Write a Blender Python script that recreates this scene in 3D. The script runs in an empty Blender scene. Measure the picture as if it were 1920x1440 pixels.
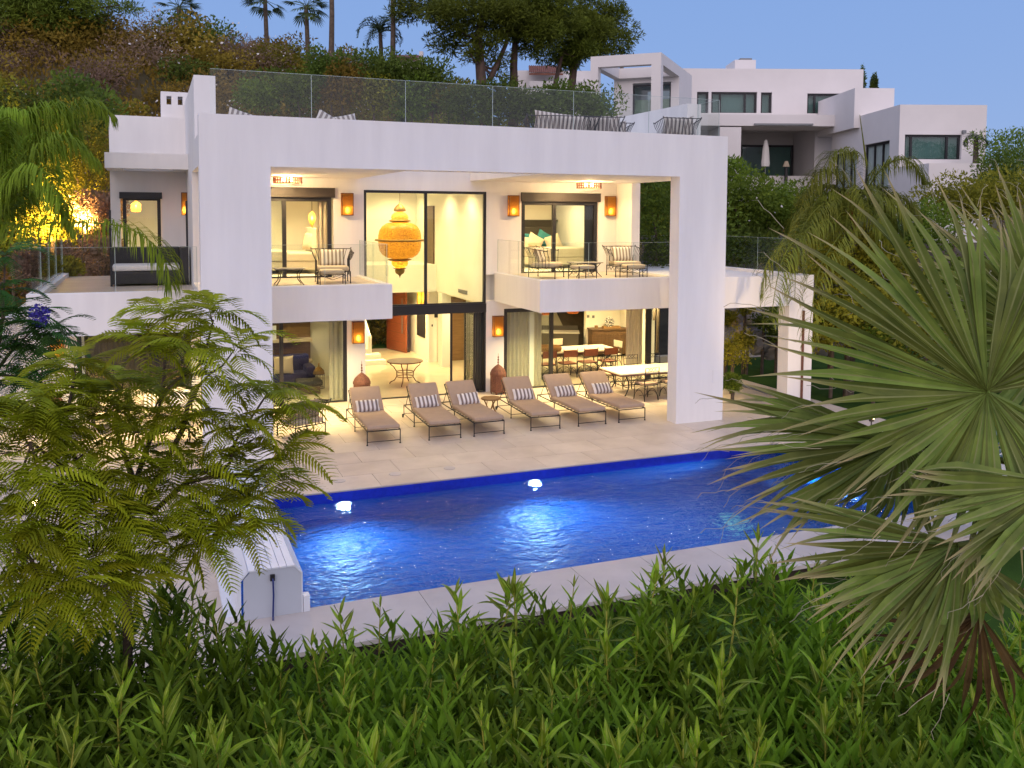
import bpy, math, random
from mathutils import Vector, Matrix, Euler, Quaternion
from math import sin, cos, pi, radians as R, sqrt
rnd = random.Random(7)
S = bpy.context.scene
COL = S.collection

# ------------------------------------------------------------------ camera
CAM_F, CAM_YAW, CAM_PIT, CAM_ROL = 1684.254, 0.381958, 0.0621626, 0.0056332
CAM_POS = Vector((-0.93972, -19.60997, 5.36653))
CFW = Vector((sin(CAM_YAW)*cos(CAM_PIT), cos(CAM_YAW)*cos(CAM_PIT), -sin(CAM_PIT)))
_rt = Vector((cos(CAM_YAW), -sin(CAM_YAW), 0)); _up = _rt.cross(CFW)
CRT = _rt*cos(CAM_ROL)+_up*sin(CAM_ROL); CUP = _up*cos(CAM_ROL)-_rt*sin(CAM_ROL)
cd = bpy.data.cameras.new('camera'); cam = bpy.data.objects.new('camera', cd); COL.objects.link(cam)
cam.matrix_world = Matrix(((CRT.x, CUP.x, -CFW.x, CAM_POS.x), (CRT.y, CUP.y, -CFW.y, CAM_POS.y), (CRT.z, CUP.z, -CFW.z, CAM_POS.z), (0, 0, 0, 1)))
cd.sensor_width = 36; cd.sensor_fit = 'HORIZONTAL'; cd.lens = CAM_F/1920*36
cd.shift_y = -(720-506.5)/1920; cd.clip_start = .1; cd.clip_end = 3000
S.camera = cam
def site(px, py, d):
    "world point seen at photo pixel (1920x1440), at view depth d metres"
    return CAM_POS + d*(CFW + CRT*((px-960)/CAM_F) - CUP*((py-506.5)/CAM_F))

# ------------------------------------------------------------------ sky, sun, exposure
W = bpy.data.worlds.new('World'); S.world = W; W.use_nodes = True
wn, wl = W.node_tree.nodes, W.node_tree.links
bg = wn['Background']
SUN_ELEV, SUN_AZ = R(3), R(205)            # sun just set behind the camera, a little to the left
def wmath(op, x, y=None, clamp=False):
    n_ = wn.new('ShaderNodeMath'); n_.operation = op; n_.use_clamp = clamp
    for k, q in enumerate((x, y)):
        if q is None: continue
        if isinstance(q, (int, float)): n_.inputs[k].default_value = q
        else: wl.new(q, n_.inputs[k])
    return n_.outputs[0]
def wmix(f, c1, c2):
    n_ = wn.new('ShaderNodeMixRGB'); wl.new(f, n_.inputs[0])
    for k, q in ((1, c1), (2, c2)):
        if isinstance(q, tuple): n_.inputs[k].default_value = (*q, 1)
        else: wl.new(q, n_.inputs[k])
    return n_.outputs[0]
sky = wn.new('ShaderNodeTexSky'); sky.sky_type = 'NISHITA'; sky.sun_disc = False
sky.sun_elevation = SUN_ELEV; sky.sun_rotation = SUN_AZ; sky.air_density = 1.0; sky.dust_density = 0.4; sky.ozone_density = 4.0; sky.altitude = 100
tcw = wn.new('ShaderNodeTexCoord'); spw = wn.new('ShaderNodeSeparateXYZ'); wl.new(tcw.outputs['Generated'], spw.inputs[0])
WD = Vector((sin(SUN_AZ)*cos(R(14)), cos(SUN_AZ)*cos(R(14)), sin(R(14))))
dt = wn.new('ShaderNodeVectorMath'); dt.operation = 'DOT_PRODUCT'; wl.new(tcw.outputs['Generated'], dt.inputs[0]); dt.inputs[1].default_value = WD
glow = wmath('POWER', wmath('MULTIPLY', wmath('ADD', dt.outputs['Value'], 1.0), .5, True), 2.2)
low = wmath('POWER', wmath('SUBTRACT', 1.0, wmath('ABSOLUTE', spw.outputs['Z']), True), 5.0)
blue = wmix(low, (.205, .36, .72), (.33, .46, .76))
dusk = wmix(glow, blue, (1.38, 1.25, 1.40))
skyt = wn.new('ShaderNodeMixRGB'); skyt.blend_type = 'MULTIPLY'; skyt.inputs[0].default_value = 1; skyt.inputs[2].default_value = (.10, .085, .10, 1); wl.new(sky.outputs[0], skyt.inputs[1])
mixw = wn.new('ShaderNodeMixRGB'); mixw.inputs[0].default_value = .85; wl.new(skyt.outputs[0], mixw.inputs[1]); wl.new(dusk, mixw.inputs[2])
wl.new(mixw.outputs[0], bg.inputs['Color']); bg.inputs['Strength'].default_value = 1.0
S.view_settings.view_transform = 'Standard'; S.view_settings.look = 'None'
S.view_settings.exposure = 0.22; S.view_settings.gamma = 1; S.view_settings.use_curve_mapping = False
sl = bpy.data.lights.new('sun', 'SUN'); sl.energy = 0.35; sl.angle = R(35); sl.color = (1, .80, .72)
so = bpy.data.objects.new('sun', sl); COL.objects.link(so)
so.rotation_euler = Vector((-sin(SUN_AZ)*cos(R(24)), -cos(SUN_AZ)*cos(R(24)), -sin(R(24)))).to_track_quat('-Z', 'Y').to_euler()
cy = S.cycles
cy.use_denoising = True; cy.transparent_max_bounces = 24; cy.max_bounces = 8; cy.diffuse_bounces = 4
cy.glossy_bounces = 4; cy.transmission_bounces = 6; cy.sample_clamp_indirect = 8; cy.sample_clamp_direct = 0
cy.blur_glossy = 0.5
try: cy.use_light_tree = True
except Exception: pass

# ------------------------------------------------------------------ materials
MATS = {}
def mat(name, col, rough=.7, metal=0, var=0., vscale=3., bump=0., bscale=60., spec=.5, col2=None, coord='Object', stretch=None, objvar=0., trans=0., **kw):
    m = bpy.data.materials.new(name); m.use_nodes = True; MATS[name] = m
    n, l = m.node_tree.nodes, m.node_tree.links
    p = n['Principled BSDF']
    p.inputs['Roughness'].default_value = rough; p.inputs['Metallic'].default_value = metal
    p.inputs['Specular IOR Level'].default_value = spec
    c = (*col, 1)
    p.inputs['Base Color'].default_value = c
    out = None
    tc = n.new('ShaderNodeTexCoord')
    src = n.new('ShaderNodeNewGeometry').outputs['Position'] if coord == 'World' else tc.outputs[coord]
    if stretch:
        mp = n.new('ShaderNodeMapping'); mp.inputs['Scale'].default_value = stretch
        l.new(src, mp.inputs[0]); src = mp.outputs[0]
    if var or col2:
        t = n.new('ShaderNodeTexNoise'); t.inputs['Scale'].default_value = vscale; t.inputs['Detail'].default_value = 6
        t.inputs['Roughness'].default_value = .6
        l.new(src, t.inputs[0])
        cr = n.new('ShaderNodeValToRGB'); cr.color_ramp.elements[0].position = .32; cr.color_ramp.elements[1].position = .68
        a = col2 if col2 else tuple(x*(1-var) for x in col); b = col if col2 else tuple(min(1, x*(1+var)) for x in col)
        cr.color_ramp.elements[0].color = (*a, 1); cr.color_ramp.elements[1].color = (*b, 1)
        l.new(t.outputs['Fac'], cr.inputs[0]); out = cr.outputs[0]
    if objvar:
        oi = n.new('ShaderNodeObjectInfo'); hs = n.new('ShaderNodeHueSaturation')
        mr = n.new('ShaderNodeMapRange'); mr.inputs['To Min'].default_value = 1-objvar; mr.inputs['To Max'].default_value = 1+objvar
        l.new(oi.outputs['Random'], mr.inputs[0]); l.new(mr.outputs[0], hs.inputs['Value'])
        mr2 = n.new('ShaderNodeMapRange'); mr2.inputs['To Min'].default_value = .5-.05*objvar; mr2.inputs['To Max'].default_value = .5+.03*objvar
        l.new(oi.outputs['Random'], mr2.inputs[0]); l.new(mr2.outputs[0], hs.inputs['Hue'])
        if out: l.new(out, hs.inputs['Color'])
        else: hs.inputs['Color'].default_value = c
        out = hs.outputs[0]
    if out: l.new(out, p.inputs['Base Color'])
    if bump:
        t2 = n.new('ShaderNodeTexNoise'); t2.inputs['Scale'].default_value = bscale; t2.inputs['Detail'].default_value = 4
        l.new(src, t2.inputs[0]); b = n.new('ShaderNodeBump'); b.inputs['Strength'].default_value = bump; b.inputs['Distance'].default_value = .02
        l.new(t2.outputs['Fac'], b.inputs['Height']); l.new(b.outputs[0], p.inputs['Normal'])
    if trans:
        tr = n.new('ShaderNodeBsdfTranslucent'); mx = n.new('ShaderNodeMixShader'); mx.inputs[0].default_value = trans
        if out: l.new(out, tr.inputs[0])
        else: tr.inputs[0].default_value = c
        l.new(p.outputs[0], mx.inputs[1]); l.new(tr.outputs[0], mx.inputs[2])
        l.new(mx.outputs[0], n['Material Output'].inputs[0])
    return m
def emit(name, col, s):
    m = bpy.data.materials.new(name); m.use_nodes = True; MATS[name] = m
    n, l = m.node_tree.nodes, m.node_tree.links; n.remove(n['Principled BSDF'])
    e = n.new('ShaderNodeEmission'); e.inputs[0].default_value = (*col, 1); e.inputs[1].default_value = s
    l.new(e.outputs[0], n['Material Output'].inputs[0]); return m
def glassmat(name, tint=(.93, .97, .96), refl=1.0, ior=1.5):
    "thin architectural pane: clear with a Fresnel reflection"
    m = bpy.data.materials.new(name); m.use_nodes = True; MATS[name] = m
    n, l = m.node_tree.nodes, m.node_tree.links; n.remove(n['Principled BSDF'])
    t = n.new('ShaderNodeBsdfTransparent'); t.inputs[0].default_value = (*tint, 1)
    g = n.new('ShaderNodeBsdfGlossy'); g.inputs['Roughness'].default_value = .01
    f = n.new('ShaderNodeFresnel'); f.inputs[0].default_value = ior
    mu = n.new('ShaderNodeMath'); mu.operation = 'MULTIPLY'; mu.inputs[1].default_value = refl; mu.use_clamp = True
    mx = n.new('ShaderNodeMixShader')
    ge = n.new('ShaderNodeNewGeometry'); sb = n.new('ShaderNodeMath'); sb.operation = 'SUBTRACT'; sb.inputs[0].default_value = 1; l.new(ge.outputs['Backfacing'], sb.inputs[1])
    m2 = n.new('ShaderNodeMath'); m2.operation = 'MULTIPLY'; l.new(sb.outputs[0], m2.inputs[0]); l.new(mu.outputs[0], m2.inputs[1])
    l.new(f.outputs[0], mu.inputs[0]); l.new(m2.outputs[0], mx.inputs[0]); l.new(t.outputs[0], mx.inputs[1]); l.new(g.outputs[0], mx.inputs[2])
    l.new(mx.outputs[0], n['Material Output'].inputs[0]); return m
def stripes(name, c1, c2, freq, axis='X', ratio=.5):
    m = mat(name, c1, .85, bump=.15, bscale=350)
    n, l = m.node_tree.nodes, m.node_tree.links
    tc = n.new('ShaderNodeTexCoord'); sp = n.new('ShaderNodeSeparateXYZ'); l.new(tc.outputs['Object'], sp.inputs[0])
    a = n.new('ShaderNodeMath'); a.operation = 'MULTIPLY'; a.inputs[1].default_value = freq; l.new(sp.outputs[axis], a.inputs[0])
    b = n.new('ShaderNodeMath'); b.operation = 'FRACT'; l.new(a.outputs[0], b.inputs[0])
    # fract of negatives: shift well positive
    a2 = n.new('ShaderNodeMath'); a2.operation = 'ADD'; a2.inputs[1].default_value = 100.25; l.new(a.outputs[0], a2.inputs[0]); l.new(a2.outputs[0], b.inputs[0])
    cr = n.new('ShaderNodeValToRGB'); cr.color_ramp.elements[0].color = (*c1, 1); cr.color_ramp.elements[1].color = (*c2, 1)
    cr.color_ramp.elements[0].position = ratio-.03; cr.color_ramp.elements[1].position = ratio+.03
    l.new(b.outputs[0], cr.inputs[0]); l.new(cr.outputs[0], n['Principled BSDF'].inputs['Base Color']); return m
def leafmat(name, col, col2, tip=None, rib=None, rough=.55, trans=.3, vs=2.5, objvar=.25, spec=.12):
    "leaf blade: colour noise in space, per-object variation, optional dry tips (uv v) and pale midrib (uv u)"
    m = mat(name, col, rough, vscale=vs, col2=col2, objvar=objvar, trans=trans, spec=spec)
    if tip or rib:
        n, l = m.node_tree.nodes, m.node_tree.links
        p = n['Principled BSDF']; src = p.inputs['Base Color'].links[0].from_socket
        uv = n.new('ShaderNodeUVMap'); sp = n.new('ShaderNodeSeparateXYZ'); l.new(uv.outputs[0], sp.inputs[0])
        def mixin(src, fac, c):
            mx = n.new('ShaderNodeMixRGB'); l.new(fac, mx.inputs[0]); l.new(src, mx.inputs[1]); mx.inputs[2].default_value = (*c, 1); return mx.outputs[0]
        if tip:
            mr = n.new('ShaderNodeMapRange'); mr.inputs['From Min'].default_value = tip[1]; mr.inputs['From Max'].default_value = tip[2]
            l.new(sp.outputs['Y'], mr.inputs[0]); src = mixin(src, mr.outputs[0], tip[0])
        if rib:
            a = n.new('ShaderNodeMath'); a.operation = 'SUBTRACT'; a.inputs[1].default_value = .5; l.new(sp.outputs['X'], a.inputs[0])
            b = n.new('ShaderNodeMath'); b.operation = 'ABSOLUTE'; l.new(a.outputs[0], b.inputs[0])
            mr = n.new('ShaderNodeMapRange'); mr.inputs['From Min'].default_value = .12; mr.inputs['From Max'].default_value = .02
            l.new(b.outputs[0], mr.inputs[0]); src = mixin(src, mr.outputs[0], rib)
        l.new(src, p.inputs['Base Color'])
        for nd in n:
            if nd.type == 'BSDF_TRANSLUCENT': l.new(src, nd.inputs[0])
    return m

plaster = mat('white_plaster', (.82, .80, .78), .85, col2=(.745, .725, .712), coord='World', vscale=1.3, stretch=(1.6, 1.6, .22), bump=.08, bscale=90, spec=.2)
plaster_in = mat('cream_wall_paint', (.82, .79, .70), .8, var=.02, vscale=1.5, spec=.2)
stone = mat('limestone_tile', (.66, .565, .465), .42, vscale=1.1, col2=(.53, .445, .36), coord='World', bump=.05, bscale=40, spec=.35, objvar=.045)
grout = mat('tile_grout', (.34, .30, .26), .9, var=.1)
stone_edge = mat('limestone_coping', (.58, .52, .48), .5, vscale=1.3, col2=(.49, .435, .40), coord='World', bump=.06, bscale=40, spec=.3, objvar=.04)
polished = mat('polished_cream_floor', (.66, .58, .42), .10, var=.06, vscale=1.2, spec=.5)
dframe = mat('anthracite_frame', (.018, .018, .022), .4, spec=.4)
dbox = mat('brown_shutter_box', (.035, .028, .024), .5)
iron = mat('wrought_iron', (.035, .033, .036), .45, metal=.6)
taupe = mat('taupe_canvas', (.40, .295, .215), .9, var=.05, vscale=5, bump=.25, bscale=260, spec=.15)
beige = mat('beige_cushion', (.55, .46, .34), .9, var=.05, vscale=4, bump=.2, bscale=200, spec=.15)
strp = stripes('striped_canvas', (.20, .155, .14), (.72, .68, .66), 9.5, 'X')
strp_w = stripes('wide_striped_canvas', (.27, .215, .16), (.70, .66, .58), 10., 'X')
strp_roof = stripes('roof_striped_canvas', (.22, .185, .17), (.60, .55, .50), 9., 'X')
glass = glassmat('window_glass')
bglass = glassmat('balustrade_glass', (.965, .98, .975), 1.15)
rust = mat('rusted_metal', (.13, .05, .032), .75, var=.35, vscale=25, bump=.3, bscale=80)
brass = mat('aged_brass', (.26, .15, .035), .5, metal=.6, var=.3, vscale=30)
redwood = mat('red_wood_panel', (.28, .075, .03), .4, vscale=4, col2=(.20, .05, .02), stretch=(1, 1, 9))
wood = mat('oak_veneer', (.22, .13, .055), .45, vscale=3, col2=(.15, .085, .035), stretch=(1, 1, 8))
dwood = mat('dark_carved_wood', (.12, .065, .028), .5, vscale=3, col2=(.075, .04, .018), stretch=(1, 1, 6))
rattan = mat('woven_rattan', (.36, .20, .07), .7, vscale=60, col2=(.16, .085, .03), bump=.5, bscale=120)
leather = mat('brown_leather', (.22, .065, .025), .5, var=.2, vscale=8)
curtain = mat('linen_curtain', (.62, .57, .45), .9, trans=.35, var=.06, vscale=3)
darkcurtain = mat('brown_curtain', (.17, .125, .06), .9, trans=.2, var=.1, vscale=3)
bedding = mat('bed_linen', (.60, .54, .44), .9, var=.04)
teal = mat('teal_velvet', (.015, .14, .16), .8)
navy = mat('navy_upholstery', (.012, .012, .09), .6, var=.2)
black = mat('black_plastic', (.01, .01, .012), .5)
white = mat('white_pvc', (.74, .76, .80), .4, var=.02, vscale=2)
whitegrey = mat('grey_end_panel', (.50, .53, .58), .5, var=.02, vscale=2)
bluehose = mat('blue_hose', (.01, .025, .16), .4)
cwhite = mat('white_cushion', (.75, .72, .68), .9)
grey = mat('grey_metal', (.18, .19, .2), .4, metal=.5)
counter = mat('grey_stone_counter', (.30, .28, .25), .25)
darkcab = mat('dark_cabinet', (.04, .034, .026), .5)
wicker = mat('dark_wicker', (.035, .032, .034), .65, bump=.8, bscale=90)
ceramic = mat('patterned_plate', (.70, .68, .62), .3)
trunkm = mat('palm_trunk', (.14, .105, .075), .9, vscale=6, col2=(.07, .05, .035), bump=.8, bscale=18)
barkm = mat('pine_bark', (.12, .075, .055), .9, vscale=4, col2=(.06, .038, .03), bump=1., bscale=9, stretch=(1, 1, .3))
jbark = mat('grey_brown_bark', (.13, .09, .06), .85, vscale=8, col2=(.075, .055, .04), bump=.6, bscale=40)
rooftile = mat('terracotta_roof_tile', (.26, .10, .06), .85, vscale=2, col2=(.16, .065, .045), bump=.3)
soil_and_gap_shade = mat('soil_and_gap_shade', (.05, .036, .024), .95, var=.4, vscale=2, bump=.6, bscale=8)
lawn = mat('lawn_turf', (.05, .10, .016), .95, spec=.05, vscale=1.2, col2=(.03, .065, .011), bump=.9, bscale=60)
hillm = mat('dry_hillside_soil', (.11, .08, .035), .95, vscale=.35, col2=(.06, .055, .02), bump=.8, bscale=3)
rockm = mat('pale_boulder', (.36, .33, .32), .85, vscale=1.8, col2=(.2, .18, .165), bump=.9, bscale=5)
bulb = emit('bulb_glow', (1, .70, .30), 22)
warmdisc = emit('warm_downlight', (1, .78, .5), 6)
poolled = emit('pool_lamp_glow', (.62, .86, 1), 9)
sedge = mat('seat_edge', (.24, .18, .135), .9)
# ------------------------------------------------------------------ mesh building
class MB:
    def __init__(s): s.v = []; s.f = []; s.uv = None
    def add(s, vs, fs):
        o = len(s.v); s.v += [tuple(p) for p in vs]; s.f += [tuple(i+o for i in f) for f in fs]; return s
    def box(s, x0, x1, y0, y1, z0, z1):
        return s.add([(x0,y0,z0),(x1,y0,z0),(x1,y1,z0),(x0,y1,z0),(x0,y0,z1),(x1,y0,z1),(x1,y1,z1),(x0,y1,z1)],
                     [(0,3,2,1),(4,5,6,7),(0,1,5,4),(1,2,6,5),(2,3,7,6),(3,0,4,7)])
    def bar(s, a, b, w, h=None):
        a, b = Vector(a), Vector(b); h = h or w; d = (b-a).normalized()
        u = d.cross(Vector((0,0,1)));  u = Vector((1,0,0)) if u.length < 1e-4 else u.normalized()
        n = u.cross(d); P = []
        for p in (a, b):
            for i, j in ((-1,-1),(1,-1),(1,1),(-1,1)): P.append(p+u*i*w/2+n*j*h/2)
        return s.add(P, [(3,2,1,0),(4,5,6,7),(0,1,5,4),(1,2,6,5),(2,3,7,6),(3,0,4,7)])
    def tube(s, pts, r, n=6, cap=True):
        pts = [Vector(p) for p in pts]; k = len(pts); rs = r if isinstance(r, (list, tuple)) else [r]*k
        V = []; up = None
        for i, p in enumerate(pts):
            d = (pts[min(i+1, k-1)]-pts[max(i-1, 0)]).normalized()
            if up is None:
                up = Vector((0,0,1)) if abs(d.z) < .9 else Vector((1,0,0))
            u = d.cross(up).normalized(); w = u.cross(d).normalized(); up = w
            for j in range(n):
                a = 2*pi*j/n; V.append(p+(u*cos(a)+w*sin(a))*rs[i])
        F = [(i*n+j, i*n+(j+1) % n, (i+1)*n+(j+1) % n, (i+1)*n+j) for i in range(k-1) for j in range(n)]
        if cap: F += [tuple(range(n-1, -1, -1)), tuple((k-1)*n+j for j in range(n))]
        return s.add(V, F)
    def lathe(s, prof, n=20, c=(0,0,0), cap=True):
        V = [(c[0]+r*cos(2*pi*j/n), c[1]+r*sin(2*pi*j/n), c[2]+z) for r, z in prof for j in range(n)]
        F = [(i*n+j, i*n+(j+1) % n, (i+1)*n+(j+1) % n, (i+1)*n+j) for i in range(len(prof)-1) for j in range(n)]
        if cap: F += [tuple(range(n-1, -1, -1)), tuple((len(prof)-1)*n+j for j in range(n))]
        return s.add(V, F)
    def ring(s, c, r, t, n=24, axis='Z', m=6):
        pts = []
        for i in range(n+1):
            a = 2*pi*i/n; p = {'Z': (cos(a)*r, sin(a)*r, 0), 'Y': (cos(a)*r, 0, sin(a)*r), 'X': (0, cos(a)*r, sin(a)*r)}[axis]
            pts.append(Vector(c)+Vector(p))
        return s.tube(pts, t, m, cap=False)
    def prism(s, poly, y0, y1, axis='Y'):
        n = len(poly)
        f = {'Y': lambda p, t: (p[0], t, p[1]), 'X': lambda p, t: (t, p[0], p[1]), 'Z': lambda p, t: (p[0], p[1], t)}[axis]
        V = [f(p, y0) for p in poly]+[f(p, y1) for p in poly]
        return s.add(V, [tuple(range(n-1, -1, -1)), tuple(range(n, 2*n))]+[(i, (i+1) % n, n+(i+1) % n, n+i) for i in range(n)])
    def rbox(s, x0, x1, y0, y1, z0, z1, r=.03):
        "soft box: rounded edges from a subdivided cube"
        cx, cy_, cz = (x0+x1)/2, (y0+y1)/2, (z0+z1)/2; hx, hy, hz = (x1-x0)/2, (y1-y0)/2, (z1-z0)/2
        r = min(r, hx, hy, hz)*.999; idx = {}; V = []; F = []
        def knots(h): return [-h, -h+r*.3, -h+r, h-r, h-r*.3, h]
        K = (knots(hx), knots(hy), knots(hz)); H = (hx, hy, hz)
        def vid(i, j, k):
            if (i, j, k) in idx: return idx[(i, j, k)]
            p = Vector((K[0][i], K[1][j], K[2][k])); c = Vector([max(-H[a]+r, min(H[a]-r, p[a])) for a in range(3)])
            d = p-c
            if d.length > 1e-9: p = c+d.normalized()*r
            idx[(i, j, k)] = len(V); V.append((p.x+cx, p.y+cy_, p.z+cz)); return idx[(i, j, k)]
        for a in range(5):
            for b in range(5):
                F.append((vid(a,b,0), vid(a,b+1,0), vid(a+1,b+1,0), vid(a+1,b,0))); F.append((vid(a,b,5), vid(a+1,b,5), vid(a+1,b+1,5), vid(a,b+1,5)))
                F.append((vid(a,0,b), vid(a+1,0,b), vid(a+1,0,b+1), vid(a,0,b+1))); F.append((vid(a,5,b), vid(a,5,b+1), vid(a+1,5,b+1), vid(a+1,5,b)))
                F.append((vid(0,a,b), vid(0,a,b+1), vid(0,a+1,b+1), vid(0,a+1,b))); F.append((vid(5,a,b), vid(5,a+1,b), vid(5,a+1,b+1), vid(5,a,b+1)))
        return s.add(V, F)
    def pillow(s, w, h, t, n=10, mtx=None):
        "w along x, h along z, thickness t along y; pinched corners"
        V = []; F = []
        for sd in (-1, 1):
            for i in range(n+1):
                for j in range(n+1):
                    u, v = -1+2*i/n, -1+2*j/n
                    e = 1-.06*(1-abs(u)**2)*abs(v)**2*0-.05*(u*u)*(1-v*v)*0
                    th = (max(0, (1-u**4)*(1-v**4)))**.5
                    x = u*w/2*(1-.07*(1-v*v)*abs(u)); z = v*h/2*(1-.07*(1-u*u)*abs(v))
                    V.append(Vector((x, sd*t/2*th, z)))
        N = (n+1)*(n+1)
        for i in range(n):
            for j in range(n):
                a = i*(n+1)+j
                F.append((a, a+n+1, a+n+2, a+1)); F.append((N+a, N+a+1, N+a+n+2, N+a+n+1))
        if mtx is not None: V = [mtx@p for p in V]
        return s.add(V, F)
    def xf(s, m): s.v = [tuple(m@Vector(p)) for p in s.v]; return s
    def mesh(s, name, smooth=False):
        me = bpy.data.meshes.new(name); me.from_pydata(s.v, [], s.f)
        if s.uv:
            ul = me.uv_layers.new(name='UVMap'); flat = []
            for f in s.f:
                for i in f: flat += s.uv[i]
            ul.data.foreach_set('uv', flat)
        if smooth: me.polygons.foreach_set('use_smooth', [True]*len(me.polygons))
        me.update(); return me

def union(boxes, cuts=()):
    "outer skin of a union of axis boxes, minus cut boxes (x0,x1,y0,y1,z0,z1)"
    ax = [sorted({b[a] for b in list(boxes)+list(cuts) for a in (2*k, 2*k+1)}) for k in range(3)]
    nx, ny, nz = (len(a)-1 for a in ax)
    def inn(b, c): return b[0] < c[0] < b[1] and b[2] < c[1] < b[3] and b[4] < c[2] < b[5]
    S_ = set()
    for i in range(nx):
        for j in range(ny):
            for k in range(nz):
                c = ((ax[0][i]+ax[0][i+1])/2, (ax[1][j]+ax[1][j+1])/2, (ax[2][k]+ax[2][k+1])/2)
                if any(inn(b, c) for b in boxes) and not any(inn(b, c) for b in cuts): S_.add((i, j, k))
    mb = MB(); vid = {}
    def V(i, j, k):
        if (i, j, k) not in vid: vid[(i, j, k)] = len(mb.v); mb.v.append((ax[0][i], ax[1][j], ax[2][k]))
        return vid[(i, j, k)]
    for i, j, k in S_:
        for d, q in (((-1,0,0), ((0,0,0),(0,0,1),(0,1,1),(0,1,0))), ((1,0,0), ((1,0,0),(1,1,0),(1,1,1),(1,0,1))),
                     ((0,-1,0), ((0,0,0),(1,0,0),(1,0,1),(0,0,1))), ((0,1,0), ((0,1,0),(0,1,1),(1,1,1),(1,1,0))),
                     ((0,0,-1), ((0,0,0),(0,1,0),(1,1,0),(1,0,0))), ((0,0,1), ((0,0,1),(1,0,1),(1,1,1),(0,1,1)))):
            if (i+d[0], j+d[1], k+d[2]) not in S_: mb.f.append(tuple(V(i+a, j+b, k+c) for a, b, c in q))
    return mb

KIDS = {}
def link(o, parent=None):
    COL.objects.link(o)
    if parent: o.parent = parent; KIDS.setdefault(parent.name, []).append(o)
    return o
def obj(name, mb, m, parent=None, smooth=False, loc=None, rot=None, me=None):
    me = me or mb.mesh(name, smooth)
    if m and not me.materials: me.materials.append(m)
    o = link(bpy.data.objects.new(name, me), parent)
    if loc is not None: o.location = loc
    if rot is not None: o.rotation_euler = rot
    return o
def tag(o, label=None, cat=None, group=None, kind=None):
    if label: o['label'] = label
    if cat: o['category'] = cat
    if group: o['group'] = group
    if kind: o['kind'] = kind
    return o
def empty(name, loc=(0,0,0), rz=0, label=None, cat=None, group=None):
    o = link(bpy.data.objects.new(name, None)); o.location = loc; o.rotation_euler = (0, 0, rz); o.empty_display_size = .1
    return tag(o, label, cat, group)
def copy_tree(o, parent=None, label=None, loc=None, rz=None):
    c = o.copy(); link(c, parent)
    if label: c['label'] = label
    if loc is not None: c.location = loc
    if rz is not None: c.rotation_euler = (0, 0, rz)
    for ch in list(KIDS.get(o.name, ())): copy_tree(ch, c)
    return c
def struct(name, mb, m, **k): return tag(obj(name, mb, m, **k), kind='structure')
LK = 3.05
def lamp(name, loc, e, col=(1, .72, .33), r=.06, parent=None, typ='POINT', rot=None, cone=None, blend=.6):
    L = bpy.data.lights.new(name, typ); L.energy = e*LK; L.color = col; L.shadow_soft_size = r
    if typ == 'SPOT': L.spot_size = cone; L.spot_blend = blend
    o = link(bpy.data.objects.new(name, L), parent); o.location = loc
    if rot is not None: o.rotation_euler = rot
    return o
# ------------------------------------------------------------------ ground and hill
def smooth(t): t = max(0, min(1, t)); return t*t*(3-2*t)
CREST = [(-120, 15), (-40, 16.5), (-12, 16.6), (0, 16.2), (8, 15.2), (14, 13.6), (20, 11.2), (27, 9.6), (36, 8.6), (60, 8.0), (220, 8)]
def lerp_tab(T, x):
    for (a, u), (b, v) in zip(T, T[1:]):
        if x <= b: return u+(v-u)*max(0, (x-a))/(b-a)
    return T[-1][1]
def hz(x, y):
    if y < 16: return -.45
    c = lerp_tab(CREST, x); t = (y-16)/30
    z = -.45+(c+.45)*smooth(t)**.8
    return z + (.35*sin(x*.7+y*.45)+.3*sin(y*.9-x*.3))*smooth(t*4)*(1 if y < 90 else 0) - max(0, y-60)*.012
gx = [-900, -300, -120]+[-60+i*3 for i in range(20)]+[-.6, 13.4]+[15+i*3 for i in range(34)]+[150, 300, 900, 2500]
gy = [-900, -200, -60, -30, -20, -14, -8.6, -2.2]+[2+i*2 for i in range(46)]+[110, 150, 250, 600, 2500]
mb = MB()
for y in gy:
    for x in gx: mb.v.append((x, y, hz(x, y)))
NX = len(gx)
for j in range(len(gy)-1):
    for i in range(NX-1):
        if gx[i] == -.6 and gy[j] == -8.6: continue
        mb.f.append((j*NX+i, j*NX+i+1, (j+1)*NX+i+1, (j+1)*NX+i))
struct('ground', mb, hillm, smooth=True)
mb = MB(); mb.box(-8, 30, -30, -8.36, -.449, -.40); mb.box(17.4, 40, -8.78, 9.0, -.449, -.12); mb.box(-9, 16.2, 15.6, 22, -.449, -.05)
struct('lawn', mb, lawn)

# ------------------------------------------------------------------ terrace, pool
PX0, PX1, PY0, PY1 = .1, 12.7, -7.52, -2.49
terr = struct('terrace', union([(-7, 17.0, -2.49, 5.64, -.46, -.014), (-7, PX0-.006, -9.2, -2.49, -.46, -.014), (PX1+.006, 17.0, -8.75, -2.49, -.46, -.014)]), grout)
def tiles(x0, x1, y0, y1, tw, th, parent, m, name='paving_tile', z=0, thick=.02, off=.5, ztop=0):
    cache = {}
    row = 0; y = y0
    while y < y1-.05:
        h = min(th, y1-y); x = x0-(tw*off if row % 2 else 0)
        while x < x1-.05:
            a, b = max(x, x0), min(x+tw, x1)
            if b-a > .08:
                k = (round(b-a, 3), round(h, 3))
                if k not in cache:
                    g = .0045; me = MB().rbox if 0 else None
                    cache[k] = MB().box(g, b-a-g, g, h-g, -thick, 0).mesh(name); cache[k].materials.append(m)
                o = obj(name, None, None, parent, me=cache[k]); o.location = (a, y, ztop+rnd.uniform(-.0012, .0012))
            x += tw
        y += h; row += 1
tiles(-5.2, 17.0, PY1, 5.62, 1.2, .9, terr, stone)
tiles(-5.2, PX0, -9.2, PY1, 1.2, .9, terr, stone)
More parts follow.
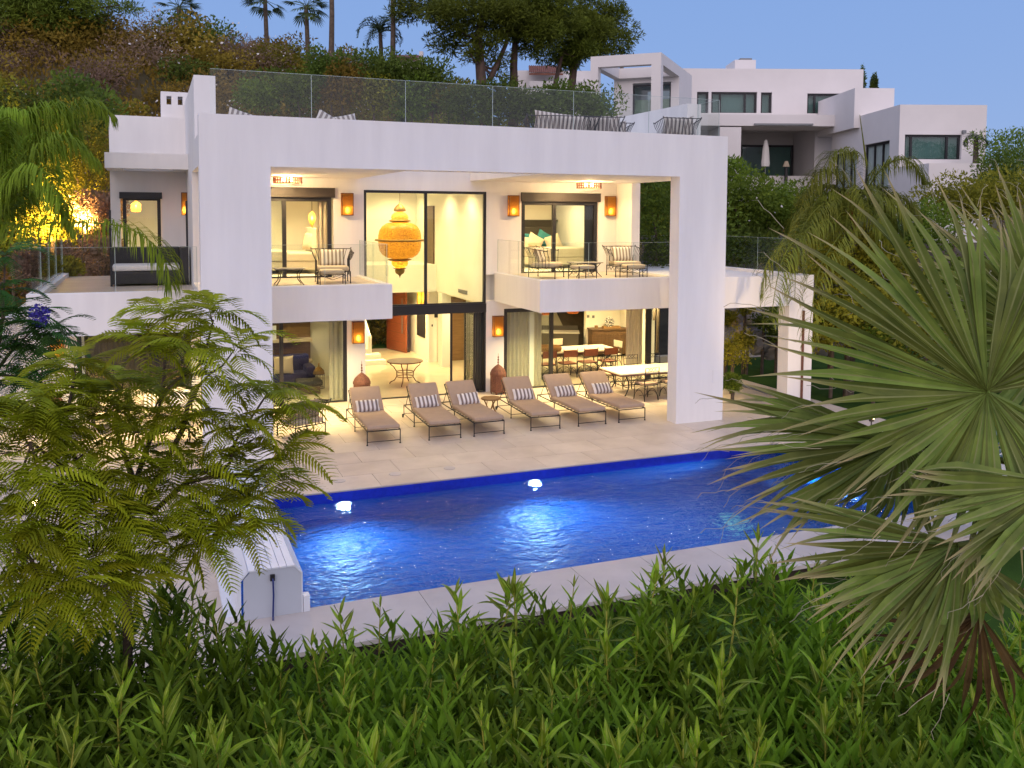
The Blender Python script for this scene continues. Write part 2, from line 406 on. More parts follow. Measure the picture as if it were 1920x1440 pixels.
tiles(PX1, 17.0, -8.75, PY1, 1.2, .9, terr, stone)
cop = struct('pool_coping', union([(PX0, PX1, -8.35, PY0-.006, -.6, -.06)]), soil_and_gap_shade)  # base given a dark colour to paint the shadow gap below the slabs
tiles(PX0, PX1, -8.75, PY0, 1.2, 1.23, cop, stone_edge, 'coping_slab', thick=.058)
tilem = mat('cobalt_mosaic', (.006, .105, .36), .25, vscale=14, col2=(.005, .07, .26), spec=.5)
PY1p = PY1-.006
pool = struct('swimming_pool', MB().add([(PX0, PY0, -.03), (PX1, PY0, -.03), (PX1, PY1p, -.03), (PX0, PY1p, -.03), (PX0, PY0, -1.55), (PX1, PY0, -1.55), (PX1, PY1p, -1.55), (PX0, PY1p, -1.55)],
    [(4, 5, 6, 7), (0, 1, 5, 4), (1, 2, 6, 5), (2, 3, 7, 6), (3, 0, 4, 7)]), tilem)
bandm = mat('cobalt_waterline_tile', (.010, .022, .36), .2, vscale=9, col2=(.008, .016, .27))
obj('waterline_band', union([(PX0, PX1, PY1-.018, PY1-.008, -.30, -.03)]), bandm, pool)
obj('pool_step', union([(11.3, PX1-.003, PY0+.003, PY1-.01, -1.54, -.95), (12.0, PX1-.003, PY0+.003, PY1-.01, -1.54, -.55)]), tilem, pool)
wm = mat('pool_water', (.78, .9, 1), .0); n, l = wm.node_tree.nodes, wm.node_tree.links
p = n['Principled BSDF']; p.inputs['Transmission Weight'].default_value = 1; p.inputs['IOR'].default_value = 1.333; p.inputs['Roughness'].default_value = .03
tc = n.new('ShaderNodeTexCoord'); prev = None
for sc, st, ds, dist in ((1.1, .6, 2, .16), (4.0, .8, 3, .07), (12, .6, 2, .025)):
    t = n.new('ShaderNodeTexNoise'); t.inputs['Scale'].default_value = sc; t.inputs['Detail'].default_value = ds; t.inputs['Distortion'].default_value = 1.2
    mp = n.new('ShaderNodeMapping'); mp.inputs['Scale'].default_value = (1, 1.5, 1); mp.inputs['Rotation'].default_value = (0, 0, .4)
    l.new(tc.outputs['Object'], mp.inputs[0]); l.new(mp.outputs[0], t.inputs[0])
    b = n.new('ShaderNodeBump'); b.inputs['Strength'].default_value = st; b.inputs['Distance'].default_value = dist
    l.new(t.outputs['Fac'], b.inputs['Height'])
    if prev: l.new(prev, b.inputs['Normal'])
    prev = b.outputs[0]
l.new(prev, p.inputs['Normal'])
mb = MB().add([(PX0+.002, PY0+.002, -.19), (PX1-.002, PY0+.002, -.19), (PX1-.002, PY1-.02, -.19), (PX0+.002, PY1-.02, -.19)], [(0, 1, 2, 3)])
struct('water', mb, wm)
for x in (2.42, 6.45, 12.0):
    o = empty('pool_lamp', (x, PY1-.020, -.40), 0, {2.42: 'glowing round pool lamp in the far wall near the roller cover', 6.45: 'glowing round pool lamp in the middle of the far wall', 12.0: 'glowing round pool lamp in the right end wall above the steps'}[x], 'pool lamp', 'underwater lamps in the pool walls')
    if x == 12.0: o.location = (PX1-.012, -4.9, -.36); o.rotation_euler = (0, 0, R(-90))
    obj('rim', MB().ring((0, -.015, 0), .145, .018, axis='Y'), white, o); obj('lens', MB().lathe([(.135, 0), (.12, .012), (.05, .02)], 20).xf(Matrix.Rotation(pi/2, 4, 'X')), poolled, o)
    lamp('pool_beam', (0, -.08, 0), 420 if x == 12.0 else 150, (.40, .74, 1), .08, o, 'SPOT', (R(-64), 0, 0), R(135), .7)
for i, (x, y, tx) in enumerate(((.9, -2.0, 'leftmost'), (2.48, -1.87, 'second from left'), (3.64, -1.8, 'third from left'), (4.82, -1.79, 'rightmost'))):
    o = tag(obj('skimmer_lid', MB().lathe([(.125, 0), (.125, .008), (.11, .012), (.03, .014)], 24), stone_edge, loc=(x, y, .002)), 'round white lid in the paving by the pool edge, '+tx+' of four', 'lid', 'round lids set in the terrace'); 
# roller cover box
o = empty('pool_cover_box', (0, 0, 0), 0, 'white slatted roller cover housing at the left end of the pool', 'pool cover box')
prof = [(-.16, 0), (-.16, .42), (-.03, .50), (.16, .66), (.74, .66), (.87, .53), (.87, 0)]
obj('end_panel', MB().prism([(.10, 0), (.10, .55), (.19, .645), (.75, .645), (.855, .53), (.855, 0)], -7.62, -7.58), whitegrey, o)
obj('end_panel', MB().prism([(.10, 0), (.10, .55), (.19, .645), (.75, .645), (.855, .53), (.855, 0)], -2.55, -2.51), whitegrey, o)
for k in range(6):
    a = .16+k*.1; obj('top_slat', MB().box(a+.004, a+.096, -7.63, -2.5, .648, .668), white, o)
obj('edge_slat', MB().prism([(.765, .668), (.87, .545), (.86, .53), (.755, .648)], -7.63, -2.5), white, o)
obj('side_skirt', MB().prism([(.865, .54), (.868, 0), (.85, 0), (.85, .53)], -7.63, -2.5), white, o)
obj('edge_slat', MB().prism([(.155, .668), (.05, .55), (.07, .54), (.165, .648)], -7.63, -2.5), white, o)
obj('side_skirt', MB().prism([(.05, .545), (-.02, .1), (-.02, 0), (.07, 0), (.07, .54)], -7.63, -2.5), white, o)
obj('foot_plate', MB().box(-.14, .02, -7.63, -2.5, .001, .09), white, o)
obj('hose', MB().tube([(.47, -7.64, .55), (.475, -7.67, .5), (.48, -7.66, .3), (.47, -7.66, .02), (.46, -7.75, .012)], .012), bluehose, o)
obj('valve', MB().box(.44, .50, -7.66, -7.625, .50, .58), black, o)
obj('guide_block', MB().box(.875, .96, -7.63, -7.5, .001, .22), white, o)
# fish-shaped cover of a floor drain: pale leaf-like patch on the pool bottom
o = tag(obj('pool_cleaner', MB().lathe([(.0, 0), (.2, .0), (.19, .06), (.1, .11), (.02, .12)], 14).xf(Matrix.Scale(1.5, 4, (1, 0, 0))), mat('pale_green_plastic', (.25, .75, .55), .5), loc=(9.55, -5.2, -1.54), rot=(0, 0, .5)), 'pale green pool cleaner lying on the pool floor', 'pool cleaner')

# ------------------------------------------------------------------ villa shell
villa = empty('white_villa', (0, 0, 0), 0, 'large white modern villa with a square portal frame and lit rooms', 'house')
HC = 6.343
obj('portal_frame', union([(0, 1.427, 0, .432, 0, 7.4), (11.504, 12.929, 0, .432, 0, 7.4), (0, 12.929, 0, .432, HC, 7.4)]), plaster, villa)
obj('roof', union([(0, 12.929, .432, 15.4, HC, 7.0)], [(4.5, 7.85, .6, 5.64, 6, 8)]), plaster, villa)
obj('parapet', union([(0, .46, 1.83, 12, 7.0, 8.43)]), plaster, villa)
obj('parapet', union([(12.5, 12.929, 1.26, 7.2, 7.0, 8.36)]), plaster, villa)
obj('side_wall', union([(0, .22, .432, 15.4, 0, HC)], [(-1, 1, .432, 3.6, 3.66, HC), (-1, 1, .432, 5.6, -.1, 2.70)]), plaster, villa)
obj('side_wall', union([(12.75, 13.04, 4.65, 15.4, 3.6, HC)]), plaster, villa)
# facade, upper storey
obj('upper_facade', union([(.22, 12.75, 5.64, 5.88, 3.55, HC)], [(1.25, 3.81, 5, 6, 3.5, 6.06), (4.667, 8.369, 5, 6, 0, 6.03), (9.5, 12.12, 5, 6, 3.5, 6.0)]), plaster, villa)
obj('balcony', union([(.22, 4.616, 2.215, 5.64, 2.746, 3.56), (.22, 4.616, 2.215, 2.42, 3.55, 3.608), (4.44, 4.616, 2.215, 5.64, 3.55, 3.608)]), plaster, villa)
obj('balcony', union([(8.636, 13.04, 2.215, 5.64, 2.746, 3.56), (8.636, 12.93, 2.215, 2.42, 3.55, 3.608), (8.636, 8.81, 2.215, 5.64, 3.55, 3.608)]), plaster, villa)
obj('balcony_floor', union([(.22, 4.44, 2.42, 5.7, 3.562, 3.568), (8.81, 13.0, 2.42, 5.7, 3.562, 3.568)]), stone, villa)
# facade, ground floor
obj('lower_facade', union([(-4.6, 16.2, 5.64, 5.88, 0, 2.746)], [(-2.75, 4.17, 5, 6, -.1, 2.42), (4.69, 8.369, 5, 6, -.1, 2.8), (8.95, 15.55, 5, 6, -.1, 2.5)]), plaster, villa)
# wings
obj('left_wing_terrace', union([(-3.4, 0, 1.6, 9, 2.70, 3.5), (-3.4, 0, 1.6, 1.72, 3.5, 3.62), (-3.4, -3.15, 1.6, 9, 3.5, 3.62)]), plaster, villa)
obj('terrace_floor', union([(-3.15, 0, 1.72, 9, 3.502, 3.51)]), stone, villa)
obj('right_wing_terrace', union([(12.93, 16.45, .75, 8, 2.85, 3.62), (12.93, 16.45, .75, .95, 3.62, 3.70), (16.2, 16.45, .75, 8, 3.62, 3.70)]), plaster, villa)
obj('wing_pillar', union([(15.62, 16.45, .752, 1.2, 0, 2.85)]), plaster, villa)
obj('upper_room', union([(-1.97, 0, 7.6, 12, 3.5, 8.03)], [(-1.72, -.66, 7, 11, 3.5, 5.9), (-1.8, -.16, 7.84, 11.8, 3.52, 6.2)]), plaster, villa)
can = obj('canopy', union([(-2.02, -.001, 5.8, 7.6, 6.5, 6.9)], [(-1.6, -.35, 6.1, 7.3, 6.4, 6.95)]), plaster, villa)
for k in range(5): obj('slat', MB().box(-1.6, -.35, 6.13+k*.24, 6.2+k*.24, 6.55, 6.72), white, can)
chim = obj('chimney', union([(-.62, .3, 7.9, 8.6, 7.9, 8.78)], [(-.47+.3*k, -.34+.3*k, 7.8, 8.7, 8.42, 8.66) for k in range(3)]), plaster, villa)
# interior shell
obj('hall_floor', union([(.22, 16.0, 5.62, 15.3, -.3, .002), (-4.4, .22, 5.62, 11, -.3, .002)]), polished, villa)
obj('upper_floor', union([(.22, 4.4, 5.88, 11, 2.6, 3.57), (8.6, 12.75, 5.88, 11, 2.6, 3.57), (4.4, 8.6, 11, 15.3, 2.6, 3.57), (8.6, 16.0, 5.88, 15.3, 2.55, 2.746), (.22, 4.4, 11, 15.3, 2.6, 3.57), (-4.4, .22, 5.88, 11, 2.5, 2.7)]), plaster_in, villa)
obj('partition', union([(4.42, 4.6, 5.88, 15.2, 0, HC)], [(4, 5, 6.4, 7.6, -.1, 2.3)]), plaster_in, villa)
obj('partition', union([(8.45, 8.62, 5.88, 15.2, 2.62, HC)]), plaster_in, villa)
obj('partition', union([(9.9, 10.05, 5.88, 11.6, 0, 2.6), (8.62, 10.05, 11.5, 11.6, 0, 2.6), (8.45, 8.62, 11.6, 15.2, 0, 2.62), (8.3, 8.62, 11.4, 11.62, 0, 2.62)]), plaster_in, villa)
obj('rear_wall', union([(4.6, 8.45, 13.6, 13.75, 3.57, HC)]), plaster_in, villa)
obj('rear_wall', union([(0, 16.0, 15.2, 15.4, 0, HC)], [(6.75, 8.2, 15, 16, -.1, 2.45)]), plaster_in, villa)
for q in ((.22, 4.42, 10.2, 10.35, 3.57, HC), (8.62, 12.75, 10.2, 10.35, 3.57, HC), (14.35, 16.0, 10.9, 11.05, 0, 2.55), (10.05, 16.0, 14.4, 14.5, 0, 2.55), (-4.4, 4.42, 9.9, 10, 0, 2.55)): obj('rear_wall', union([q]), plaster_in, villa)
obj('end_wall', union([(15.85, 16.0, 5.9, 15.2, 0, 2.55)], [(15, 17, 6.2, 8.6, .0, 2.3)]), plaster_in, villa)
obj('column', union([(8.42, 8.74, 10.2, 10.7, 0, 2.6)]), plaster_in, villa)
st = obj('staircase', union([(4.6, 6.72, 11.42, 11.9, 0, .17), (4.6, 6.62, 11.75, 12.2, 0, .34)]+[(4.6, 6.2, 12.05+.3*k, 12.36+.3*k, 0, .51+.17*k) for k in range(10)]), plaster_in, villa)
obj('stair_wall', MB().prism([(12.0, 0), (12.0, .95), (15.0, 2.6), (15.0, 0)], 6.2, 6.34, 'X'), plaster_in, st)
obj('handrail', MB().bar((6.27, 11.98, 1.0), (6.27, 15.0, 2.66), .05, .05), white, st)

def window(name, x0, x1, z0, z1, y=5.66, posts=(), t=.07, d=.08, panes=True, beams=(), mat_=None, parent=None, gm=None):
    "frame of bars with one pane per bay"
    parent = parent or villa
    mat_ = mat_ or dframe
    bx = [(x0, x0+t, y, y+d, z0, z1), (x1-t, x1, y, y+d, z0, z1), (x0, x1, y, y+d, z1-t, z1), (x0, x1, y, y+d, z0, z0+.04)]
    for p_ in posts: bx.append((p_-t/2, p_+t/2, y, y+d, z0, z1))
    for b in beams: bx.append((x0, x1, y-.02, y+d+.02, b[0], b[1]))
    w = obj(name, union(bx), mat_, parent)
    if panes:
        xs = [x0]+list(posts)+[x1]
        for a, b in zip(xs, xs[1:]):
            a2, b2 = a+t*.5, b-t*.5
            zs = [z0+.04]; 
            for q in beams: zs += [q[0], q[1]]
            zs.append(z1-t)
            for k in range(0, len(zs), 2): obj('pane', MB().box(a2, b2, y+d/2-.006, y+d/2+.006, zs[k], zs[k+1]), gm or glass, w)
    return w
# great two-storey window, folding doors open below
gw = window('window', 4.667, 8.369, 2.69, 6.03, 5.66, (6.5,), .075, .1)
obj('transom', MB().box(4.667, 8.369, 5.62, 5.80, 2.42, 2.69), dframe, gw)
obj('door_post', MB().box(8.30, 8.369, 5.64, 5.78, 0, 2.42), dframe, gw)
obj('door_track', MB().box(4.667, 8.30, 5.62, 5.76, .003, .02), dframe, gw)
fd = empty('folding_door', (8.28, 5.72, 0), 0, None); fd.parent = villa; KIDS.setdefault(villa.name, []).append(fd)
for k in range(4):
    y0 = .03
    f = obj('door_leaf', union([(-.075*k-.055, -.075*k, 0, .9, .03, 2.40)], [(-1, 1, .06, .84, .10, 2.33)]), dframe, fd)
    obj('pane', MB().box(-.075*k-.035, -.075*k-.022, .06, .84, .10, 2.33), glass, f)
f = obj('door_leaf', union([(-.0, .78, -.025, .03, .03, 2.40)], [(.07, .71, -1, 1, .10, 2.33)]).xf(Matrix.Translation((-.36, .92, 0))@Matrix.Rotation(R(165), 4, 'Z')), dframe, fd)
f.location = (.36, -.3, 0)
# upper doors with roller shutter boxes
w = window('balcony_door', 1.25, 3.76, 3.57, 5.80, 5.68, (2.46,), .11, .09, panes=False)
obj('pane', MB().box(1.3, 2.42, 5.72, 5.732, 3.61, 5.7), glass, w); obj('shutter_box', MB().box(1.22, 3.84, 5.56, 5.80, 5.80, 6.07), dbox, w)
w = window('balcony_door', 9.52, 12.1, 3.57, 5.76, 5.68, (10.62,), .11, .09, panes=False)
obj('pane', MB().box(10.66, 12.0, 5.72, 5.732, 3.61, 5.68), glass, w); obj('shutter_box', MB().box(9.48, 12.16, 5.56, 5.80, 5.76, 6.03), dbox, w)
obj('door_leaf', union([(11.72, 12.0, 5.78, 5.84, 3.6, 5.68)]), dframe, w)
w = window('terrace_door', -1.66, -.68, 3.51, 5.78, 7.66, (), .09, .08); obj('shutter_box', MB().box(-1.74, -.64, 7.5, 7.75, 5.74, 5.92), dframe, w)
# ground-floor sliders
window('sliding_door', 1.25, 4.17, 0, 2.42, 5.68, (2.35,), .1, .09)
window('sliding_door', -2.75, 1.25, 0, 2.42, 5.68, (-.85,), .1, .09)
window('sliding_door', 8.95, 10.62, 0, 2.5, 5.68, (), .12, .09)
w = window('sliding_door', 13.95, 15.5, 0, 2.5, 5.68, (), .18, .1)
obj('track', MB().box(10.6, 13.95, 5.64, 5.78, .003, .018), dframe, w)
window('side_window', 14.0, 14.1, 0, .05, 6.2, (), .02, .02, panes=False)
for k, (a, b) in enumerate(((4.75, 5.3), (5.45, 6.2))):
    window('gallery_door', a, b, 3.9, 5.6, 13.52, (), .09, .06, gm=glass)
obj('gallery_door', MB().box(8.40, 8.449, 11.2, 12.1, 3.57, 5.65), dwood, villa)
window('entrance_window', 8.2, 8.3, .0, .05, 14, (), .02, .02, panes=False)
# pivot entrance door standing open, with long steel handle
pd = obj('entrance_door', MB().box(0, 1.5, -.035, .035, .02, 2.42), redwood, villa, loc=(8.1, 13.75, 0), rot=(0, 0, R(105)))
for k in range(6): obj('door_groove', MB().box(.02, 1.48, -.037, .037, .38+k*.36, .39+k*.36), dwood, pd)
obj('handle', MB().tube([(.18, .09, .75), (.18, .09, 2.1)], .018), grey, pd)
obj('inner_door', MB().box(8.66, 9.72, 11.44, 11.49, .01, 2.35), wood, villa)
obj('wall_window', union([(8.415, 8.445, 12.35, 13.4, .75, 2.3)]), dframe, villa)
for (x, y, z, w_, h_) in ((8.6, 11.385, 1.62, .2, .27), (8.42, 11.39, 1.3, .05, .08)): obj('switch_panel', MB().box(x-w_/2, x+w_/2, y, y+.012, z, z+h_), black, villa)
obj('switch_panel', MB().box(14.4, 14.5, 10.885, 10.898, 1.45, 1.55), grey, villa); obj('switch_panel', MB().box(14.62, 14.72, 10.885, 10.898, 1.43, 1.53), grey, villa)
obj('air_vent', MB().box(8.435, 8.448, 7.6, 8.5, 2.78, 2.9), grey, villa)
obj('thermostat', MB().box(2.25, 2.35, 10.185, 10.198, 4.7, 4.78), black, villa)
edgem = mat('polished_glass_edge', (.42, .50, .48), .25)
def railing(parent, pts, z0, z1, n, name='glass_balustrade', gm=None):
    a, b = Vector((*pts[0], 0)), Vector((*pts[1], 0)); d = b-a; L = d.length; u = d/L
    r = obj(name, MB().bar(a+Vector((0, 0, z0)), b+Vector((0, 0, z0)), .05, .03), white, parent)
    eb = MB()
    for k in range(n):
        p, q = a+u*(L*k/n+.008), a+u*(L*(k+1)/n-.008); nn = u.cross(Vector((0, 0, 1)))*.007
        mb = MB(); P = [p-nn, q-nn, q+nn, p+nn]
        mb.add([(v.x, v.y, z0+.016) for v in P]+[(v.x, v.y, z1) for v in P], [(3,2,1,0),(4,5,6,7),(0,1,5,4),(1,2,6,5),(2,3,7,6),(3,0,4,7)])
        obj('glass_panel', mb, gm or bglass, r)
        eb.bar(Vector((p.x, p.y, z1+.003)), Vector((q.x, q.y, z1+.003)), .016, .006).bar(Vector((q.x+u.x*.004, q.y+u.y*.004, z0+.02)), Vector((q.x+u.x*.004, q.y+u.y*.004, z1)), .012, .006)
    obj('edge_trim', eb, edgem, r)
railing(villa, ((.24, .25), (12.82, .25)), 7.40, 8.35, 6)
railing(villa, ((.5, 9.5), (12.8, 9.5)), 7.0, 8.2, 7)
railing(villa, ((12.82, .26), (12.82, 1.24)), 7.4, 8.35, 1)
railing(villa, ((1.43, 2.3), (4.5, 2.3)), 3.61, 4.6, 2); railing(villa, ((4.53, 2.3), (4.53, 5.6)), 3.61, 4.6, 2)
railing(villa, ((8.72, 2.3), (12.9, 2.3)), 3.61, 4.6, 3); railing(villa, ((8.72, 2.33), (8.72, 5.6)), 3.61, 4.6, 2)
railing(villa, ((-3.35, 1.66), (0, 1.66)), 3.62, 4.6, 2); railing(villa, ((-3.3, 1.7), (-3.3, 8.9)), 3.62, 4.6, 4)
railing(villa, ((12.95, 7.6), (16.4, 7.6)), 3.62, 4.65, 2); railing(villa, ((16.35, .98), (16.35, 7.6)), 3.7, 4.7, 3)
obj('downpipe', MB().tube([(16.1, .72, 0), (16.1, .72, 2.7)], .035, 8), rust, villa)
obj('wall_plate', MB().box(12.6, 12.85, -.012, -.002, 1.0, 1.35), plaster, villa)
# ------------------------------------------------------------------ lamps
amber = mat('amber_lamp_glass', (.86, .56, .17), .5, trans=.8, vscale=90, col2=(.56, .31, .075))
n, l = amber.node_tree.nodes, amber.node_tree.links
tr = n.new('ShaderNodeBsdfTransparent'); tr.inputs[0].default_value = (1, .80, .45, 1); mx = n.new('ShaderNodeMixShader'); mx.inputs[0].default_value = .32
o_ = n['Material Output']; l.new(o_.inputs[0].links[0].from_socket, mx.inputs[1]); l.new(tr.outputs[0], mx.inputs[2]); l.new(mx.outputs[0], o_.inputs[0])
pierced = mat('pierced_brass', (.78, .46, .06), .4, trans=.5, vscale=34, col2=(.13, .055, .008))
def sconce(loc, rz, label, p=48):
    o = empty('wall_lamp', loc, rz, label, 'wall lamp', 'rusty lantern wall lamps')
    w, h, d = .165, .315, .15
    obj('frame', union([(-w, w, -d, 0, -h, h)], [(-w+.018, w-.018, -d-.1, -.012, -h+.02, h-.02), (-w-.1, w+.1, -d+.018, -.018, -h+.02, h-.02)]), rust, o)
    obj('shade', union([(-w+.018, w-.018, -d+.004, -d+.010, -h+.02, h-.02), (-w+.004, -w+.010, -d+.018, -.018, -h+.02, h-.02), (w-.010, w-.004, -d+.018, -.018, -h+.02, h-.02)]), amber, o)
    obj('bulb', MB().lathe([(.02, -.045), (.045, 0), (.05, .04), (.028, .1), (.004, .125)], 10), bulb, o, loc=(0, -.075, -.20))
    lamp('glow', (0, -.09, -.17), p, (1, .70, .28), .035, o)
    return o
for (x, y, z, rz, lb) in ((4.18, 5.64, 5.62, 0, 'rusty amber wall lamp between upper left balcony door and tall window'),
    (9.21, 5.64, 5.62, 0, 'rusty amber wall lamp left of the upper right balcony door'),
    (12.50, 5.64, 5.64, 0, 'rusty amber wall lamp right of the upper right balcony door'),
    (4.47, 5.64, 1.99, 0, 'rusty amber wall lamp on the ground-floor pier left of the hall opening'),
    (8.73, 5.64, 1.99, 0, 'rusty amber wall lamp on the ground-floor pier right of the hall opening'),
    (-.001, 6.9, 5.60, R(-90), 'rusty amber wall lamp seen edge-on over the left wing terrace'),
    (-3.2, 5.64, 2.0, 0, 'rusty amber wall lamp behind the feathery tree on the left wing')): sconce((x, y, z), rz, lb)
def ring_lamp(loc, label):
    o = empty('ceiling_lamp', loc, 0, label, 'ceiling lamp', 'pierced drum ceiling lamps over the balconies')
    mb = MB()
    for k in range(28):
        a = 2*pi*k/28; mb.bar((cos(a)*.36, sin(a)*.36, -.20), (cos(a)*.36, sin(a)*.36, -.04), .03, .012)
    mb.ring((0, 0, -.20), .36, .014, 28); mb.ring((0, 0, -.04), .36, .014, 28); mb.ring((0, 0, -.12), .36, .012, 28)
    obj('drum', mb, rust, o); obj('stem', MB().lathe([(.05, 0), (.05, -.02), (.02, -.05), (.02, -.12)][::-1], 10), rust, o)
    for s in (-1, 1): obj('bulb', MB().lathe([(.02, -.05), (.05, -.02), (.05, .02), (.02, .05)], 10), bulb, o, loc=(.1*s, 0, -.1))
    lamp('glow', (0, 0, -.12), 115, (1, .66, .30), .1, o)
ring_lamp((2.4, 4.5, HC-.001), 'pierced drum ceiling lamp over the upper left balcony'); ring_lamp((11.1, 4.3, HC-.001), 'pierced drum ceiling lamp over the upper right balcony')
def downlight(x, y, z, e, label, group='round downlights in the loggia ceiling', cone=R(120), col=(1, .76, .36)):
    o = empty('downlight', (x, y, z), 0, label, 'downlight', group)
    obj('trim', MB().ring((0, 0, -.006), .055, .008, 16), white, o); obj('lens', MB().lathe([(.05, -.007), (.05, -.001)], 16), warmdisc, o)
    lamp('beam', (0, 0, -.03), e, col, .05, o, 'SPOT', (0, 0, 0), cone, .8)
for x, y, t in ((3.06, 2.92, 'only downlight in the soffit over the upper left balcony'), (9.6, 3.46, 'left downlight of the pair over the upper right balcony'), (11.41, 3.32, 'right downlight of the pair over the upper right balcony')): downlight(x, y, HC-.001, 55, t)
for x, y, e in ((2.0, 4.2, 210), (3.6, 4.2, 170), (9.8, 4.3, 200), (11.8, 4.0, 190), (13.2, 3.6, 80)): downlight(x, y, 2.745, e, 'recessed downlight under the balcony slab', 'recessed downlights under the balconies')
for x in (-2.3, -.9): downlight(x, 4.0, 2.699, 150, 'recessed downlight under the left wing terrace', 'recessed downlights under the left wing')
downlight(14.6, 3.8, 2.849, 60, 'recessed downlight under the right wing terrace')
RD = 'recessed room downlights'
for x in (5.3, 6.5, 7.7):
    for y in (7.2, 9.4): downlight(x, y, HC-.001, 66, 'recessed downlight in the tall hall ceiling', RD, R(140))
for x, y in ((5.4, 12.6), (7.5, 12.6)): downlight(x, y, 2.599, 130, 'recessed downlight over the entrance', RD, R(150))
downlight(9.2, 9.6, 2.54, 60, 'recessed downlight by the inner door', RD, R(150))
for x, y in ((11.2, 8.2), (13.3, 8.2), (12.3, 10.2), (14.8, 9.4), (12.5, 12.8), (15.0, 7.2)): downlight(x, y, 2.549, 85, 'recessed downlight in the dining room ceiling', RD, R(150))
for x, y in ((1.6, 7.6), (3.2, 8.6)): downlight(x, y, 2.599, 30, 'recessed downlight in the living room ceiling', RD, R(150))
for x, y, e in ((1.8, 8.0, 110), (3.3, 7.6, 110), (10.2, 7.6, 150), (11.7, 8.4, 75)): downlight(x, y, HC-.001, e, 'recessed downlight in a bedroom ceiling', RD, R(150))
for x, y in ((5.5, 12.6), (7.5, 12.6)): downlight(x, y, HC-.001, 70, 'recessed downlight over the gallery', RD, R(150))
downlight(-1.1, 9.4, 6.19, 70, 'recessed downlight in the upper left room', RD, R(150))
downlight(-2.2, 7.5, 2.499, 35, 'recessed downlight in the left wing room', RD, R(150))
# great Moorish lantern
o = empty('pendant_lantern', (6.2, 7.5, 4.55), 0, 'huge pierced brass lantern hanging in the tall hall window', 'lantern')
pr = [(.36, .52), (.55, .42), (.64, .27), (.67, .05)]
obj('upper_bowl', MB().lathe([(.665, .03), (.66, .15), (.625, .30), (.54, .43), (.40, .52), (.22, .545)], 36, cap=False), pierced, o, True)
obj('lower_bowl', MB().lathe([(.22, -.575), (.40, -.545), (.54, -.455), (.625, -.33), (.66, -.18), (.665, -.03)], 36, cap=False), pierced, o, True)
obj('rim', MB().lathe([(.67, -.045), (.77, -.022), (.77, 0), (.76, .022), (.67, .03)], 36, cap=False), brass, o, True)
obj('collar', MB().lathe([(.22, .545), (.33, .575), (.34, .60), (.25, .64)], 28, cap=False), brass, o, True)
obj('neck_bowl', MB().lathe([(.25, .64), (.27, .70), (.24, .78), (.15, .85), (.08, .87)], 28, cap=False), pierced, o, True)
obj('crown', MB().lathe([(.08, .87), (.18, .895), (.19, .91), (.17, .98), (.11, 1.06), (.03, 1.12), (.012, 1.17)], 24), brass, o, True)
obj('lower_collar', MB().lathe([(.25, -.655), (.36, -.62), (.37, -.60), (.22, -.57)], 28, cap=False), brass, o, True)
obj('lower_neck', MB().lathe([(.14, -.86), (.22, -.80), (.26, -.73), (.25, -.655)], 28, cap=False), pierced, o, True)
obj('finial', MB().lathe([(.005, -1.18), (.02, -1.12), (.05, -1.08), (.13, -1.03), (.155, -.95), (.14, -.90), (.2, -.885), (.2, -.87), (.14, -.86)], 24), brass, o, True)
obj('chain', MB().tube([(0, 0, 1.15), (0, 0, 1.77)], .006), brass, o)
obj('bulb', MB().lathe([(.02, -.05), (.06, 0), (.02, .06)], 12), bulb, o, loc=(-.02, -.2, .12))
lamp('glow', (0, 0, .1), 13, (1, .62, .18), .12, o); lamp('glow', (0, 0, -.74), 5, (1, .62, .2), .06, o); lamp('glow', (0, 0, .74), 5, (1, .62, .2), .05, o)
# wall lantern by the entrance
o = empty('wall_lantern', (8.30, 12.0, 2.35), 0, 'large amber glass wall lantern beside the entrance door', 'wall lamp')
obj('frame', union([(-.2, .14, -.25, .25, -.42, .42)], [(-.18, .2, -.27, .27, -.40, .40), (-.3, .3, -.22, .22, -.40, .40)]), rust, o)
obj('shade', union([(-.19, -.185, -.22, .22, -.4, .4), (-.18, .14, -.242, -.236, -.4, .4)]), amber, o)
for y in (-.1, .1): obj('bulb', MB().lathe([(.02, -.05), (.05, 0), (.02, .06)], 10), bulb, o, loc=(-.03, y, -.12))
lamp('glow', (-.04, 0, -.05), 14, (1, .62, .22), .06, o)
# lanterns with onion tops on the terrace
def onion(x, y, label):
    o = empty('floor_lantern', (x, y, .001), .3, label, 'lantern', 'rusty onion-topped floor lanterns')
    obj('body', MB().lathe([(.2, .06), (.235, .08), (.235, .55), (.25, .57)], 10), rust, o)
    obj('dome', MB().lathe([(.25, .57), (.25, .62), (.2, .73), (.1, .83), (.03, .88)], 14), rust, o)
    obj('finial', MB().lathe([(.02, .87), (.012, .92), (.035, .95), (.01, .98), (.03, 1.02), (.009, 1.06), (.024, 1.1), (.006, 1.14), (.004, 1.22)], 8), rust, o)
    for k in range(5):
        a = 2*pi*k/5; obj('foot', MB().bar((cos(a)*.2, sin(a)*.2, 0), (cos(a)*.22, sin(a)*.22, .09), .04), rust, o)
onion(4.50, 5.25, 'rusty onion-domed floor lantern behind the leftmost sun lounger'); onion(8.62, 5.25, 'rusty onion-domed floor lantern below the wall lamp right of the hall opening')
o = onion(-3.3, 5.2, 'rusty onion-domed floor lantern behind the feathery tree')

